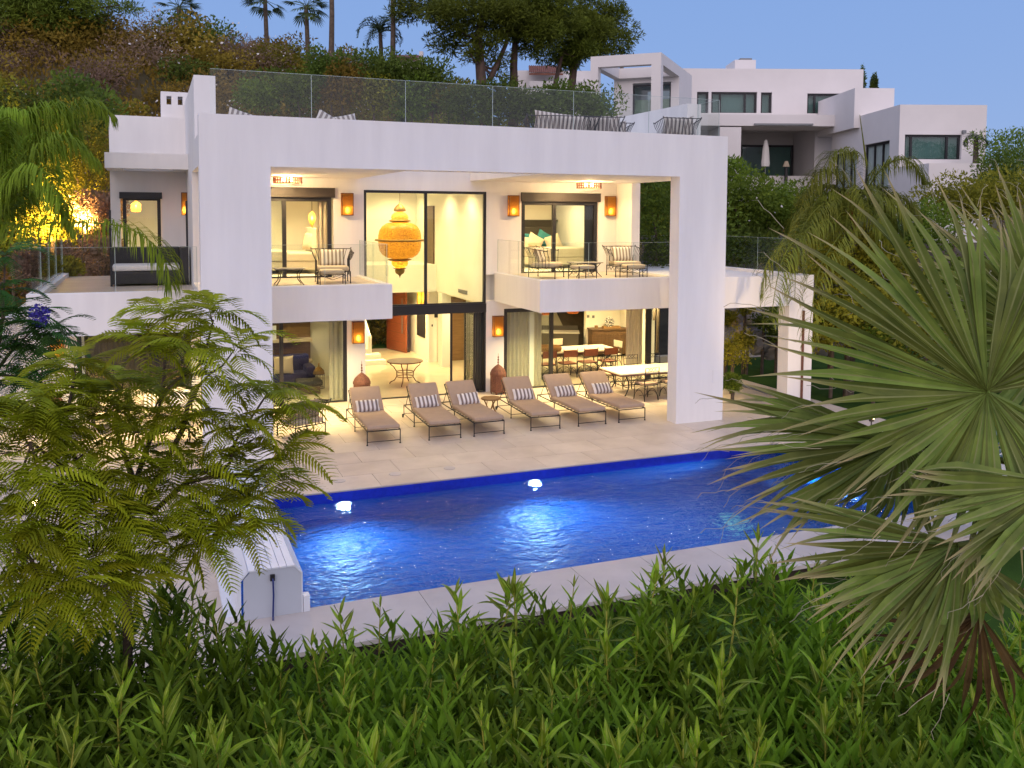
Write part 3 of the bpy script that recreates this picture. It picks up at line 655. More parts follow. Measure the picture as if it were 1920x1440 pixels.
# ------------------------------------------------------------------ sun loungers
def lounger(label):
    o = empty('sun_lounger', (0, 0, 0), 0, label, 'sun lounger', 'taupe sun loungers in a row by the pool')
    w, L = .39, 2.56
    mb = MB(); z = .33
    for s in (-1, 1): mb.bar((s*w, 0, z), (s*w, L, z), .022)
    for y in (0, 1.68, L): mb.bar((-w, y, z), (w, y, z), .022)
    mb.bar((-w, 0, .08), (w, 0, .08), .014); mb.bar((-w, 1.45, .1), (w, 1.45, .1), .012)
    for s in (-1, 1): mb.bar((s*w, 1.45, .1), (s*w, L, .1), .012)
    mb.bar((-w, L, .1), (w, L, .1), .012)
    obj('frame', mb, iron, o)
    mb = MB()
    for k in range(9): mb.bar((-w, .1+k*.19, z+.014), (w, .1+k*.19, z+.014), .03, .008)
    obj('slat_deck', mb, iron, o)
    for s in (-1, 1):
        for y in (0, 1.45): obj('leg', MB().bar((s*w, y, 0), (s*w, y, z), .02).box(s*w-.018, s*w+.018, y-.018, y+.018, 0, .02), iron, o)
        obj('leg', MB().bar((s*w, L, .05), (s*w, L, z), .018), iron, o); obj('wheel', MB().lathe([(.05, -.015), (.05, .015)], 14).xf(Matrix.Translation((s*(w+.03), L, .05))@Matrix.Rotation(pi/2, 4, 'Y')), black, o)
    obj('mattress', MB().rbox(-.385, .385, -.02, 1.72, z+.022, z+.125, .04), taupe, o, True)
    A = R(41); T = Matrix.Translation((0, 1.66, z+.03))@Matrix.Rotation(A, 4, 'X')
    obj('back_cushion', MB().rbox(-.385, .385, .02, .80, .02, .125, .04).xf(T), taupe, o, True)
    mb = MB()
    for s in (-1, 1): mb.bar((s*w, 0, 0), (s*w, .79, 0), .02)
    for k in range(6): mb.bar((-w, .05+k*.145, 0), (w, .05+k*.145, 0), .025, .008)
    obj('back_frame', mb.xf(T), iron, o)
    p = T@Vector((0, .55, 0)); obj('back_strut', MB().bar((-w, p.y, p.z), (-w, L-.2, .33), .012).bar((w, p.y, p.z), (w, L-.2, .33), .012), iron, o)
    return o
pil = MB().pillow(.60, .34, .18, 12).mesh('pillow', True); pil.materials.append(strp)
ords = ['leftmost', 'second from left', 'third from left', 'fourth from left', 'fifth from left', 'rightmost']
pos = [(4.0, .63, -.8), (5.48, .6, -1.6), (6.60, .59, 1.0), (8.11, .62, -2.0), (9.42, .63, .6), (10.58, .64, 1.5)]
l0 = None
for i, (x, y, a) in enumerate(pos):
    lb = f'taupe cushioned sun lounger with iron frame, {ords[i]} of the row by the pool'
    if l0 is None: l0 = lounger(lb); c = l0
    else: c = copy_tree(l0, label=lb)
    c.location = (x, y, .001); c.rotation_euler = (0, 0, R(a))
    q = obj('cushion', None, None, me=pil); q.matrix_world = Matrix.Translation((x, y, 0))@Matrix.Rotation(R(a), 4, 'Z')@Matrix.Translation((rnd.uniform(-.03, .10), 1.66, .575))@Matrix.Rotation(rnd.uniform(-.06, .06), 4, 'Y')@Matrix.Rotation(R(-40), 4, 'X')
    tag(q, f'small striped cushion lying on the {ords[i]} sun lounger', 'cushion', 'striped cushions on the sun loungers')
# small rustic table between the third and fourth lounger
o = empty('side_table', (7.34, 2.45, .001), .4, 'small round twig-legged table between two sun loungers', 'side table')
obj('table_top', MB().lathe([(.255, .47), (.265, .485), (.265, .505), (.25, .515)], 24), rattan, o)
for k in range(3):
    a = 2*pi*k/3
    obj('leg', MB().tube([(cos(a)*.2, sin(a)*.2, .47), (cos(a+.5)*.09, sin(a+.5)*.09, .25), (cos(a+1.0)*.23, sin(a+1.0)*.23, 0)], .017).tube([(cos(a)*.1, sin(a)*.1, .47), (cos(a+.7)*.13, sin(a+.7)*.13, .2), (cos(a+1.0)*.23, sin(a+1.0)*.23, .02)], .011), rattan, o)

# ------------------------------------------------------------------ iron furniture
def basket_chair(label, w=.84, d=.78, cat='armchair', grp='wrought iron armchairs', cush=beige, depth_back=.6, nb=9):
    o = empty('iron_armchair', (0, 0, 0), 0, label, cat, grp)
    hs, hb = .30, .86
    for sx in (-1, 1):
        for sy in (-1, 1): obj('leg', MB().bar((sx*w/2, sy*d/2, 0), (sx*w/2, sy*d/2, hs), .022).box(sx*w/2-.018, sx*w/2+.018, sy*d/2-.018, sy*d/2+.018, 0, .02), iron, o)
    mb = MB()
    P = [(-w/2, -d/2), (w/2, -d/2), (w/2, d/2), (-w/2, d/2)]
    for a, b in zip(P, P[1:]+P[:1]): mb.bar((*a, hs), (*b, hs), .02)
    for a, b in zip(P, P[1:]+P[:1]):
        n = 3
        for k in range(n):
            f = lambda t: (a[0]+(b[0]-a[0])*t, a[1]+(b[1]-a[1])*t)
            p, q, m_ = f(k/n), f((k+1)/n), f((k+.5)/n); mb.tube([(*p, hs-.01), (*m_, hs-.12), (*q, hs-.01)], .006, 5)
    obj('seat_frame', mb, iron, o)
    # flaring back and side bars (back towards +y)
    mb = MB(); fl = .10; zt = hb
    pts = [(w/2, d/2-depth_back), (w/2, d/2), (-w/2, d/2), (-w/2, d/2-depth_back)]
    top = [(w/2+fl, d/2-depth_back+.02), (w/2+fl, d/2+fl), (-w/2-fl, d/2+fl), (-w/2-fl, d/2-depth_back+.02)]
    zt_ = [hb-.10, hb, hb, hb-.10]
    for s in range(3):
        n = nb if s == 1 else max(4, int(nb*.75))
        for k in range(n+(1 if s == 2 else 0)):
            t = k/n; a = [pts[s][i]+(pts[s+1][i]-pts[s][i])*t for i in (0, 1)]; b = [top[s][i]+(top[s+1][i]-top[s][i])*t for i in (0, 1)]; zz = zt_[s]+(zt_[s+1]-zt_[s])*t
            m1 = [a[i]*.82+b[i]*.18-(b[i]-a[i])*.22 for i in (0, 1)]
            mb.tube([(*a, hs), (*m1, hs+.28), (*[a[i]*.5+b[i]*.5 for i in (0, 1)], zz-.12), (*b, zz)], .0085, 5)
        mb.tube([(*top[s], zt_[s]), (*top[s+1], zt_[s+1])], .012, 6)
    for q in (0, 3): mb.lathe([(.0, -.02), (.022, 0), (.0, .025)], 8, (*top[q], zt_[q]+.02))
    for q in (1, 2): mb.lathe([(.0, -.02), (.022, 0), (.0, .025)], 8, (*top[q], zt_[q]+.02))
    obj('back_bars', mb, iron, o)
    obj('seat_cushion', MB().rbox(-w/2+.03, w/2-.03, -d/2+.02, d/2-.04, hs+.012, hs+.14, .05), cush, o, True)
    return o
def foot_stool(label):
    o = empty('iron_footstool', (0, 0, 0), 0, label, 'footstool', 'wrought iron footstools')
    mb = MB(); w, d, h = .62, .48, .27
    for a, b in (((-1, -1), (1, -1)), ((1, -1), (1, 1)), ((1, 1), (-1, 1)), ((-1, 1), (-1, -1))):
        mb.bar((a[0]*w/2, a[1]*d/2, h), (b[0]*w/2, b[1]*d/2, h), .018); mb.tube([(a[0]*w/2, a[1]*d/2, h-.02), ((a[0]+b[0])*w/4, (a[1]+b[1])*d/4, h-.13), (b[0]*w/2, b[1]*d/2, h-.02)], .006, 5)
        mb.bar((a[0]*w/2, a[1]*d/2, .0), (a[0]*w/2, a[1]*d/2, h+.10), .02)
    obj('frame', mb, iron, o); obj('seat_cushion', MB().rbox(-w/2+.02, w/2-.02, -d/2+.02, d/2-.02, h+.01, h+.12, .045), beige, o, True)
    return o
wp = MB().pillow(.66, .46, .17, 12).mesh('wide_pillow', True); wp.materials.append(strp_w)
def back_pillow(ch, label, me=None, grp='striped cushions on the armchairs', off=(0, .20, .64), tilt=-18, ry=0.):
    q = obj('cushion', None, None, me=me or wp)
    q.matrix_world = Matrix.Translation(ch.location)@Matrix.Rotation(ch.rotation_euler.z, 4, 'Z')@Matrix.Translation(off)@Matrix.Rotation(ry, 4, 'Y')@Matrix.Rotation(R(tilt), 4, 'X')
    return tag(q, label, 'cushion', grp)
FZ = 3.569
b0 = basket_chair('iron basket armchair on the upper left balcony'); b0.location = (3.42, 3.75, FZ); b0.rotation_euler.z = R(-6)
back_pillow(b0, 'broad striped cushion on the armchair of the upper left balcony')
b1 = copy_tree(b0, label='iron basket armchair at the left end of the upper right balcony, turned sideways', loc=(9.5, 3.75, FZ), rz=R(48))
back_pillow(b1, 'broad striped cushion on the left armchair of the upper right balcony')
b2 = copy_tree(b0, label='iron basket armchair at the right end of the upper right balcony', loc=(12.0, 3.7, FZ), rz=R(-8))
back_pillow(b2, 'broad striped cushion on the right armchair of the upper right balcony')
f0 = foot_stool('beige footstool in front of the armchair on the upper left balcony'); f0.location = (3.25, 2.98, FZ); f0.rotation_euler.z = R(-4)
copy_tree(f0, label='beige footstool beside the left armchair of the upper right balcony', loc=(10.25, 2.95, FZ), rz=R(12))
copy_tree(f0, label='beige footstool in front of the right armchair of the upper right balcony', loc=(11.85, 2.9, FZ), rz=R(-4))
def low_table(label, loc, w=.75, d=.5):
    o = empty('low_table', loc, 0, label, 'low table', 'low iron balcony tables')
    obj('table_top', MB().rbox(-w/2, w/2, -d/2, d/2, .40, .425, .01), counter, o)
    for sx in (-1, 1):
        for sy in (-1, 1): obj('leg', MB().tube([(sx*w*.42, sy*d*.42, .40), (sx*w*.3, sy*d*.34, .26), (sx*w*.33, sy*d*.36, .12), (sx*w*.45, sy*d*.45, 0)], .012), iron, o)
    obj('rail', MB().bar((-w*.42, -d*.42, .385), (w*.42, -d*.42, .385), .018).bar((-w*.42, d*.42, .385), (w*.42, d*.42, .385), .018), iron, o)
low_table('small low iron table by the portal pillar on the upper left balcony', (2.25, 3.35, FZ)); low_table('low iron table between the two armchairs of the upper right balcony', (10.75, 3.8, FZ), .9, .6)
# ground-floor lounge group
g0 = copy_tree(b0, label='iron armchair with fawn cushions on the terrace, left of the sun loungers', loc=(2.35, 2.2, .001), rz=R(205))
fawn = MB().pillow(.52, .5, .2, 10).mesh('fawn_pillow', True); fawn.materials.append(taupe)
cw = MB().pillow(.5, .48, .2, 10).mesh('white_pillow', True); cw.materials.append(cwhite)
bg_ = MB().pillow(.6, .55, .2, 10).mesh('beige_pillow', True); bg_.materials.append(beige)
back_pillow(g0, 'fawn cushion leaning in the terrace armchair left of the loungers', fawn, off=(-.15, .2, .66)); back_pillow(g0, 'second fawn cushion in the terrace armchair by the portal pillar', fawn, off=(.22, .12, .62), ry=.2)
def sofa(label, loc, rz, w=1.9):
    o = basket_chair(label, w, .85, 'sofa', 'wrought iron sofas', nb=18); o.name = 'iron_sofa'; o.location = loc; o.rotation_euler.z = rz; return o
s1 = sofa('long iron sofa with beige cushions under the left wing', (-1.2, 4.4, .001), 0, 2.3)
for k in range(3): back_pillow(s1, ('large beige cushion at the left end of the sofa under the left wing', 'large beige cushion in the middle of the sofa under the left wing', 'large beige cushion at the right end of the sofa under the left wing')[k], bg_, 'cushions on the sofa under the left wing', off=(-.72+.72*k, .2, .68))
back_pillow(s1, 'striped cushion in front on the sofa under the left wing', None, off=(.3, -.02, .6)); back_pillow(s1, 'white woven cushion on the sofa under the left wing', cw, off=(.85, .0, .66), ry=.1)
s2 = copy_tree(b0, label='iron armchair with pale cushions seen from behind, far left of the terrace', loc=(-2.6, 2.5, .001), rz=R(120))
back_pillow(s2, 'pale pointed cushion on the far left armchair', bg_, off=(-.1, .15, .66), ry=.6); back_pillow(s2, 'white cushion on the far left armchair', cw, off=(.2, .05, .6), ry=.4)
o = empty('coffee_table', (-.75, 2.6, .001), 0, 'low iron coffee table in front of the left sofa', 'coffee table')
obj('table_top', MB().rbox(-.6, .6, -.38, .38, .40, .44, .012), counter, o); obj('frame', MB().bar((-.55, -.33, .39), (.55, -.33, .39), .02).bar((-.55, .33, .39), (.55, .33, .39), .02), iron, o)
for sx in (-1, 1):
    for sy in (-1, 1): obj('leg', MB().bar((sx*.55, sy*.33, 0), (sx*.55, sy*.33, .4), .022), iron, o)
# left wing terrace: dark wicker bed sofa and canopy posts
o = empty('wicker_sofa', (-.95, 5.4, 3.511), 0, 'dark wicker daybed with white mattress on the left wing terrace', 'sofa')
obj('base', MB().rbox(-.95, .85, -.6, .6, .05, .36, .03), wicker, o); obj('back', MB().rbox(.70, .88, -.62, .62, .1, .95, .03), wicker, o); obj('back', MB().rbox(-.95, .7, .52, .62, .1, .95, .03), wicker, o)
obj('mattress', MB().rbox(-.92, .68, -.56, .5, .37, .52, .05), cwhite, o, True)
for x in (-.93, .86): obj('post', MB().bar((x, -.58, .0), (x, -.58, 2.15 if x > 0 else 1.9), .05), dframe, o)
# roof furniture
RZ = 7.001
for x, y, lb in ((3.05, 1.25, 'low white roof lounger behind the glass above the left balcony'), (1.0, 1.35, 'low white roof lounger next to the left roof parapet')):
    o = empty('roof_lounger', (x, y, RZ), 0, lb, 'lounger', 'low loungers on the roof'); obj('base', MB().box(-.5, .5, -.35, .9, .0, .12), white, o); obj('mattress', MB().rbox(-.5, .5, -.35, .9, .122, .22, .04), cwhite, o, True)
rp = MB().pillow(.62, .50, .2, 12).mesh('roof_pillow', True); rp.materials.append(strp_roof)
def roof_chair(x, y, rz, lb): c = copy_tree(b0, label=lb, loc=(x, y, RZ), rz=rz); c['group'] = 'iron seats on the roof terrace'; return c
r1 = roof_chair(10.05, 1.5, R(160), 'iron armchair on the roof terrace in the middle of the seats, seen from behind')
r2 = roof_chair(11.9, .9, R(170), 'iron armchair on the roof terrace by the right parapet, seen from behind')
r3 = roof_chair(10.85, 2.6, R(178), 'iron armchair further back on the roof terrace, only its top rail showing')
for c, t in ((r1, 'middle'), (r2, 'right parapet'), (r3, 'rear')):
    back_pillow(c, f'striped cushion in the {t} roof armchair', rp, 'striped cushions on the roof', off=(.12, .2, .68))
    back_pillow(c, f'second striped cushion in the {t} roof armchair', rp, 'striped cushions on the roof', off=(-.2, .08, .66), ry=.25)
q = sofa('long striped sofa on the roof terrace, left of the iron armchairs', (8.95, 1.7, RZ), R(165), 1.7); q['group'] = 'iron seats on the roof terrace'
big = MB().pillow(1.5, .6, .25, 14).mesh('long_pillow', True); big.materials.append(strp_roof); back_pillow(q, 'long striped bolster along the roof sofa', big, 'striped cushions on the roof', off=(0, .2, .66), tilt=-15, ry=-.1)
for i, (x, y) in enumerate(((2.85, 1.2), (3.25, 1.25), (.95, 1.3))):
    q = obj('cushion', None, None, me=rp); q.matrix_world = Matrix.Translation((x, y, 7.40))@Matrix.Rotation((.5, -.2, .3)[i], 4, 'Y')@Matrix.Rotation(R(-20), 4, 'X')
    tag(q, ('striped cushion leaning behind the roof glass above the left balcony', 'fawn striped cushion beside another behind the roof glass', 'striped cushion behind the roof glass next to the left parapet')[i], 'cushion', 'striped cushions on the roof')
o = empty('roof_louvre', (8.0, 5.8, RZ), 0, 'white slatted louvre frame standing on the roof terrace', 'louvre')
for k in range(5): obj('slat', MB().bar((-.75+.1*k, 0, .22+k*.075), (.85, 0, .22+k*.075), .02, .035), white, o)
obj('frame', MB().bar((-.85, 0, .2), (-.25, 0, .6), .04).bar((-.25, 0, .6), (.9, 0, .6), .04).bar((.9, 0, 0), (.9, 0, .6), .04).bar((-.2, 0, 0), (-.2, 0, .6), .04).bar((-.85, 0, 0), (-.85, 0, .2), .04), white, o)

# ------------------------------------------------------------------ dining sets
def dining_chair(label, grp, kind):
    o = empty('dining_chair', (0, 0, 0), 0, label, 'dining chair', grp); w, d, h = .25, .23, .45
    for sx in (-1, 1):
        mbf = MB().tube([(sx*w, -d, h), (sx*w*.98, -d, .2), (sx*w, -d-.02, 0)], .012, 6); obj('leg', mbf, iron, o)
        obj('leg', MB().tube([(sx*w, d+.02, 0), (sx*w, d, h), (sx*w, d+.05, .97)], .012, 6), iron, o)
    mb = MB()
    for a, b in (((-w, -d), (w, -d)), ((w, -d), (w, d)), ((w, d), (-w, d)), ((-w, d), (-w, -d))): mb.bar((*a, h), (*b, h), .018)
    for y in (-d, d):
        pts = [(-w*cos(t*pi/8), y, .02+.30*sin(t*pi/8)) for t in range(9)]; mb.tube(pts, .008, 5)
    for x in (-w, w):
        pts = [(x, -d*cos(t*pi/8), .02+.28*sin(t*pi/8)) for t in range(9)]; mb.tube(pts, .008, 5)
    mb.bar((-w, 0, .14), (w, 0, .14), .01)
    obj('seat_frame', mb, iron, o)
    if kind == 'x':
        mb = MB()
        for z in (.97, .86, .68): mb.bar((-w, d+.045*(z-.45)*2, z), (w, d+.045*(z-.45)*2, z), .012)
        for k in range(3):
            a = -.15+k*.1; mb.bar((a, d+.04, .86), (a+.1, d+.045, .97), .009).bar((a+.1, d+.04, .86), (a, d+.045, .97), .009)
        obj('backrest', mb, iron, o); obj('seat_cushion', MB().rbox(-w+.005, w-.005, -d, d, h+.01, h+.075, .03), taupe, o, True)
    else:
        obj('backrest', MB().rbox(-w, w, d+.03, d+.05, .70, .93, .012), leather if kind == 'l' else bedding, o); obj('seat_cushion', MB().rbox(-w+.005, w-.005, -d, d, h+.01, h+.04, .012), leather if kind == 'l' else bedding, o)
    return o
c0 = None
for i, x in enumerate((10.3, 11.0, 11.75, 12.5, 13.25)):
    lb = ['brown leather dining chair half behind the glass door', 'brown leather dining chair, second from the glass door', 'brown leather dining chair in the middle of the indoor row', 'brown leather dining chair, second from the right of the indoor row', 'rightmost brown leather dining chair at the indoor table'][i]
    if c0 is None: c0 = dining_chair(lb, 'leather chairs at the indoor table', 'l'); c = c0
    else: c = copy_tree(c0, label=lb)
    c.location = (x, 7.05, .003); c.rotation_euler = (0, 0, pi)
c1 = dining_chair('cream dining chair at the far side of the indoor table, left one', 'cream chairs at the indoor table', 'c'); c1.location = (11.3, 9.1, .003)
copy_tree(c1, label='cream dining chair at the far side of the indoor table, by the kitchen counter', loc=(12.45, 9.15, .003)); copy_tree(c1, label='cream dining chair at the right end of the indoor table', loc=(14.05, 8.2, .003), rz=R(-80))
o = empty('dining_table', (11.95, 8.05, .003), 0, 'long stone-topped dining table inside the lit dining room', 'dining table')
obj('table_top', MB().rbox(-1.95, 1.95, -.65, .65, .71, .76, .012), bedding, o); obj('apron', MB().box(-1.88, 1.88, -.58, .58, .64, .708), dwood, o)
for sx in (-1, 1):
    for sy in (-1, 1): obj('leg', MB().tube([(sx*1.8, sy*.5, .65), (sx*1.5, sy*.42, .4), (sx*1.55, sy*.45, .15), (sx*1.8, sy*.55, 0)], .025), iron, o)
o = empty('woven_tray', (11.5, 7.9, .764), 0, 'round woven tray on the indoor dining table', 'tray')
obj('basket', MB().lathe([(.0, .0), (.34, .0), (.40, .03), (.42, .10), (.40, .16), (.38, .16), (.38, .05), (.0, .03)], 24), rattan, o)
o = empty('outdoor_table', (12.95, 3.7, .001), 0, 'cream stone outdoor table on curved iron legs by the right pillar', 'dining table')
obj('table_top', MB().rbox(-1.4, 1.4, -.66, .66, .73, .77, .012), bedding, o); obj('rim', union([(-1.40, 1.40, -.66, .66, .695, .728)], [(-1.36, 1.36, -.62, .62, .6, .8)]), rust, o)
for s in (-1, 1):
    for sy in (-1, 1): obj('leg', MB().tube([(s*1.15, sy*.5, .7), (s*1.02, sy*.46, .5), (s*1.0, sy*.44, .3), (s*1.12, sy*.47, .1), (s*1.3, sy*.52, .0)], .022), iron, o)
obj('stretcher', MB().bar((-1.0, 0, .3), (1.0, 0, .3), .02).bar((-1.0, -.44, .3), (-1.0, .44, .3), .02).bar((1.0, -.44, .3), (1.0, .44, .3), .02), iron, o)
c0 = None
for i, (x, y, rz, lb) in enumerate(((11.1, 3.65, R(85), 'iron chair at the left end of the outdoor table'), (12.35, 2.95, pi+.15, 'iron chair on the pool side of the outdoor table, left one'), (13.2, 2.95, pi-.05, 'iron chair on the pool side of the outdoor table, cut by the pillar'),
      (12.2, 4.75, 0, 'iron chair on the house side of the outdoor table, leftmost'), (13.0, 4.75, 0, 'iron chair on the house side of the outdoor table, middle'), (13.8, 4.75, 0, 'iron chair at the outdoor table in front of the dark glass pane'))):
    if c0 is None: c0 = dining_chair(lb, 'iron chairs at the outdoor table', 'x'); c = c0
    else: c = copy_tree(c0, label=lb)
    c.location = (x, y, .001); c.rotation_euler = (0, 0, rz)
o = empty('hall_table', (6.4, 7.65, .003), .3, 'round mosaic table on curved iron legs in the hall', 'table')
obj('table_top', MB().lathe([(.52, .71), (.555, .72), (.555, .75), (.52, .755)], 32), counter, o); obj('rim', MB().ring((0, 0, .735), .555, .018, 32), rust, o)
mb = MB().ring((0, 0, .40), .26, .012).ring((0, 0, .25), .26, .012)
obj('ring', mb, rust, o)
for k in range(4):
    a = pi/4+pi/2*k; f = lambda r, z: (cos(a)*r, sin(a)*r, z)
    obj('leg', MB().tube([f(.48, .71), f(.48, .64), f(.36, .54), f(.27, .40), f(.26, .25), f(.34, .12), f(.48, .05), f(.49, 0)], .016), rust, o)
# sideboard with plate, kitchen counter, pendant lamps
o = empty('sideboard', (15.15, 10.55, .003), R(-8), 'carved dark wood sideboard against the dining room wall', 'sideboard')
obj('body', union([(-.74, .74, -.26, .26, .1, 1.02)]), dwood, o); obj('top', MB().rbox(-.79, .79, -.31, .29, 1.022, 1.07, .012), dwood, o)
for k in range(3):
    d = obj('door', MB().box(-.70+k*.48, -.26+k*.48, -.285, -.262, .16, .95), wood if 0 else dwood, o)
    for j in range(4): obj('carved_slat', MB().bar((-.63+k*.48+j*.1, -.295, .3), (-.63+k*.48+j*.1, -.295, .85), .03, .02), dwood, d)
for sx in (-1, 1): obj('foot', MB().box(sx*.68-.06, sx*.68+.06, -.25, .25, 0, .1), dwood, o)
pl = ceramic; n, l = pl.node_tree.nodes, pl.node_tree.links
tc = n.new('ShaderNodeTexCoord'); vo = n.new('ShaderNodeTexVoronoi'); vo.inputs['Scale'].default_value = 16; vo.feature = 'DISTANCE_TO_EDGE'; l.new(tc.outputs['Object'], vo.inputs[0])
cr = n.new('ShaderNodeValToRGB'); cr.color_ramp.elements[0].position = .12; cr.color_ramp.elements[0].color = (.02, .02, .03, 1); cr.color_ramp.elements[1].position = .16; cr.color_ramp.elements[1].color = (.72, .7, .64, 1)
l.new(vo.outputs['Distance'], cr.inputs[0]); l.new(cr.outputs[0], n['Principled BSDF'].inputs['Base Color'])
tag(obj('plate', MB().lathe([(.0, .03), (.13, .03), (.2, .01), (.21, 0), (.2, -.006), (.12, .015), (0, .015)], 28).xf(Matrix.Rotation(R(78), 4, 'X')), ceramic, loc=(15.2, 10.58, 1.285)), 'black and white patterned plate standing on the sideboard', 'plate')
tag(obj('wooden_tray', union([(-.34, .34, -.14, .14, 0, .07)], [(-.32, .32, -.12, .12, .015, .1)]), rattan, loc=(15.2, 10.42, 1.077), rot=(0, 0, R(-8))), 'long wooden tray under the plate on the sideboard', 'tray')
tag(obj('candle_box', union([(-.05, .05, -.05, .05, 0, .1)], [(-.04, .04, -.04, .04, .01, .2)]), rattan, loc=(14.65, 10.6, 1.077)), 'small wooden candle box at the left end of the sideboard', 'box')
o = empty('kitchen_counter', (12.6, 11.6, .003), R(-24), 'dark kitchen counter with pale grey top behind the dining table', 'kitchen counter')
obj('cabinet', MB().box(-1.6, 1.6, -.35, .35, 0, .88), darkcab, o); obj('counter_top', MB().rbox(-1.64, 1.64, -.38, .38, .882, .93, .01), counter, o); obj('backsplash', MB().box(-1.6, 1.6, .38, .42, .5, 1.1), darkcab, o)
o = tag(obj('wall_screen', union([(12.6, 14.2, 14.34, 14.39, 1.6, 2.3)]), black), 'black flat screen on the far kitchen wall', 'screen')
for i, (px_, x, y) in enumerate(((1058, 11.35, 7.9), (1107, 12.35, 7.9))):
    o = empty('pendant_lamp', (x, y, 2.19), 0, ('woven rattan pendant lamp on the left over the indoor dining table', 'woven rattan pendant lamp on the right over the indoor dining table')[i], 'pendant lamp', 'rattan pendants over the dining table')
    wov = MATS.get('rattan_glow') or mat('rattan_glow', (.52, .24, .05), .7, trans=.5, vscale=70, col2=(.22, .09, .02))
    obj('shade', MB().lathe([(.17, -.19), (.2, -.17), (.21, .1), (.17, .15), (.06, .17), (.06, .165), (.16, .14), (.195, .1), (.19, -.17), (.17, -.18)], 26, cap=False), wov, o)
    obj('cord', MB().tube([(0, 0, .16), (0, 0, .36)], .006), black, o); obj('bulb', MB().lathe([(.01, -.05), (.04, 0), (.01, .05)], 10), bulb, o, loc=(0, 0, 0)); lamp('glow', (0, 0, -.04), 10, (1, .64, .25), .05, o)
# curtains
def drape(x0, x1, y, z0, z1, m, label, amp=.035, per=.13):
    mb = MB(); n = max(6, int((x1-x0)/per*6))
    for k in range(2):
        for i in range(n+1):
            x = x0+(x1-x0)*i/n; mb.v.append((x, y+amp*sin(2*pi*(x-x0)/per+.5*sin(x*7)), (z0, z1)[k]))
    mb.f = [(i, i+1, n+2+i, n+1+i) for i in range(n)]
    # give the cloth thickness
    N = len(mb.v); mb.v += [(a, b+.004, c) for a, b, c in mb.v]; mb.f += [tuple(q+N for q in reversed(f)) for f in list(mb.f)]
    return tag(obj('curtain', mb, m, smooth=True), label, 'curtain', 'curtains behind the glass')
drape(9.05, 10.35, 5.98, .02, 2.5, curtain, 'pale linen curtain behind the left pane of the dining room'); drape(13.35, 13.95, 5.98, .02, 2.5, curtain, 'cream curtain gathered at the right of the dining room opening')
drape(3.72, 4.08, 5.98, .02, 2.4, curtain, 'cream curtain at the right edge of the living room glass'); drape(-2.6, -.9, 5.98, .02, 2.4, darkcurtain, 'brown curtain behind the glass of the left wing'); drape(-.9, .3, 6.05, .02, 2.4, darkcurtain, 'second brown curtain in the left wing beside the portal pillar')
drape(3.42, 3.72, 5.95, 3.58, 5.9, curtain, 'taupe curtain at the right side of the upper left door')
# living room
o = empty('shelf_unit', (2.3, 9.55, .003), 0, 'dark wood shelf unit with pale shelves in the living room', 'shelves')
obj('back_panel', MB().box(-2.0, 1.5, .2, .3, 0, 2.55), wood, o)
for z in (.55, 1.25, 1.95): obj('shelf', MB().box(-2.0, 1.5, -.18, .198, z, z+.09), beige, o)
tag(obj('picture_frame', union([(-.18, .18, -.02, .01, 0, .46)], [(-.14, .14, -.1, -.01, .04, .42)]), white, loc=(2.5, 9.42, 1.343)), 'small white picture frame on the living room shelf', 'picture frame')
tag(obj('shelf_bowl', MB().lathe([(.06, 0), (.16, .08), (.2, .14), (.18, .14), (.05, .02)], 16), black, loc=(3.0, 9.4, 2.043)), 'dark bowl on the top shelf of the living room', 'bowl')
o = empty('living_sofa', (2.4, 8.6, .003), 0, 'navy sofa in front of the living room shelves', 'sofa')
obj('seat', MB().rbox(-1.5, 1.2, -.4, .35, .12, .45, .06), navy, o, True); obj('back', MB().rbox(-1.5, 1.2, .15, .42, .4, .95, .08), navy, o, True); obj('arm', MB().rbox(1.0, 1.3, -.4, .4, .12, .65, .06), navy, o, True)
tag(obj('cushion', None, None, me=bg_, loc=(2.75, 8.3, .72), rot=(R(-15), 0, 0)), 'beige cushion on the navy living room sofa', 'cushion')
o = empty('pouffe', (3.35, 7.3, .003), 0, 'dark leather pouffe inside the living room window', 'pouffe'); obj('seat', MB().rbox(-.38, .38, -.3, .3, .22, .42, .08), black, o, True); obj('base', MB().box(-.3, .3, -.24, .24, .0, .22), dwood, o)
o = empty('birdcage_lantern', (3.75, 7.9, .003), 0, 'tall wire lantern standing by the living room curtain', 'lantern')
mb = MB().ring((0, 0, .02), .17, .012, 16).ring((0, 0, .45), .17, .012, 16)
for k in range(12): a = 2*pi*k/12; mb.bar((cos(a)*.17, sin(a)*.17, 0), (cos(a)*.17, sin(a)*.17, .45), .01)
obj('cage', mb, iron, o); obj('dome', MB().lathe([(.18, .45), (.16, .55), (.08, .64), (.02, .68), (.02, .78)], 12), brass, o)
# bedrooms
def bed(loc, rz, label, throw, hb):
    o = empty('bed', loc, rz, label, 'bed'); obj('base', MB().rbox(-.95, .95, -1.05, 1.0, .12, .36, .03), bedding, o); obj('mattress', MB().rbox(-.93, .93, -1.06, 1.0, .362, .62, .07), bedding, o, True)
    obj('headboard', MB().rbox(-1.0, 1.0, 1.01, 1.1, .1, 1.35, .02), hb, o); obj('quilt', MB().rbox(-.97, .97, -1.08, .2, .45, .68, .07), throw, o, True)
    for sx in (-1, 1): obj('leg', MB().box(sx*.85-.03, sx*.85+.03, -1.0, -.94, 0, .12), dwood, o)
    return o
bed((2.6, 8.3, 3.571), R(-90), 'cream bed in the upper left bedroom', bedding, bedding)
tag(obj('cushion', None, None, me=bg_, loc=(3.55, 8.3, 4.5), rot=(R(-12), 0, R(-70))), 'cream pillow standing on the upper left bed', 'cushion')
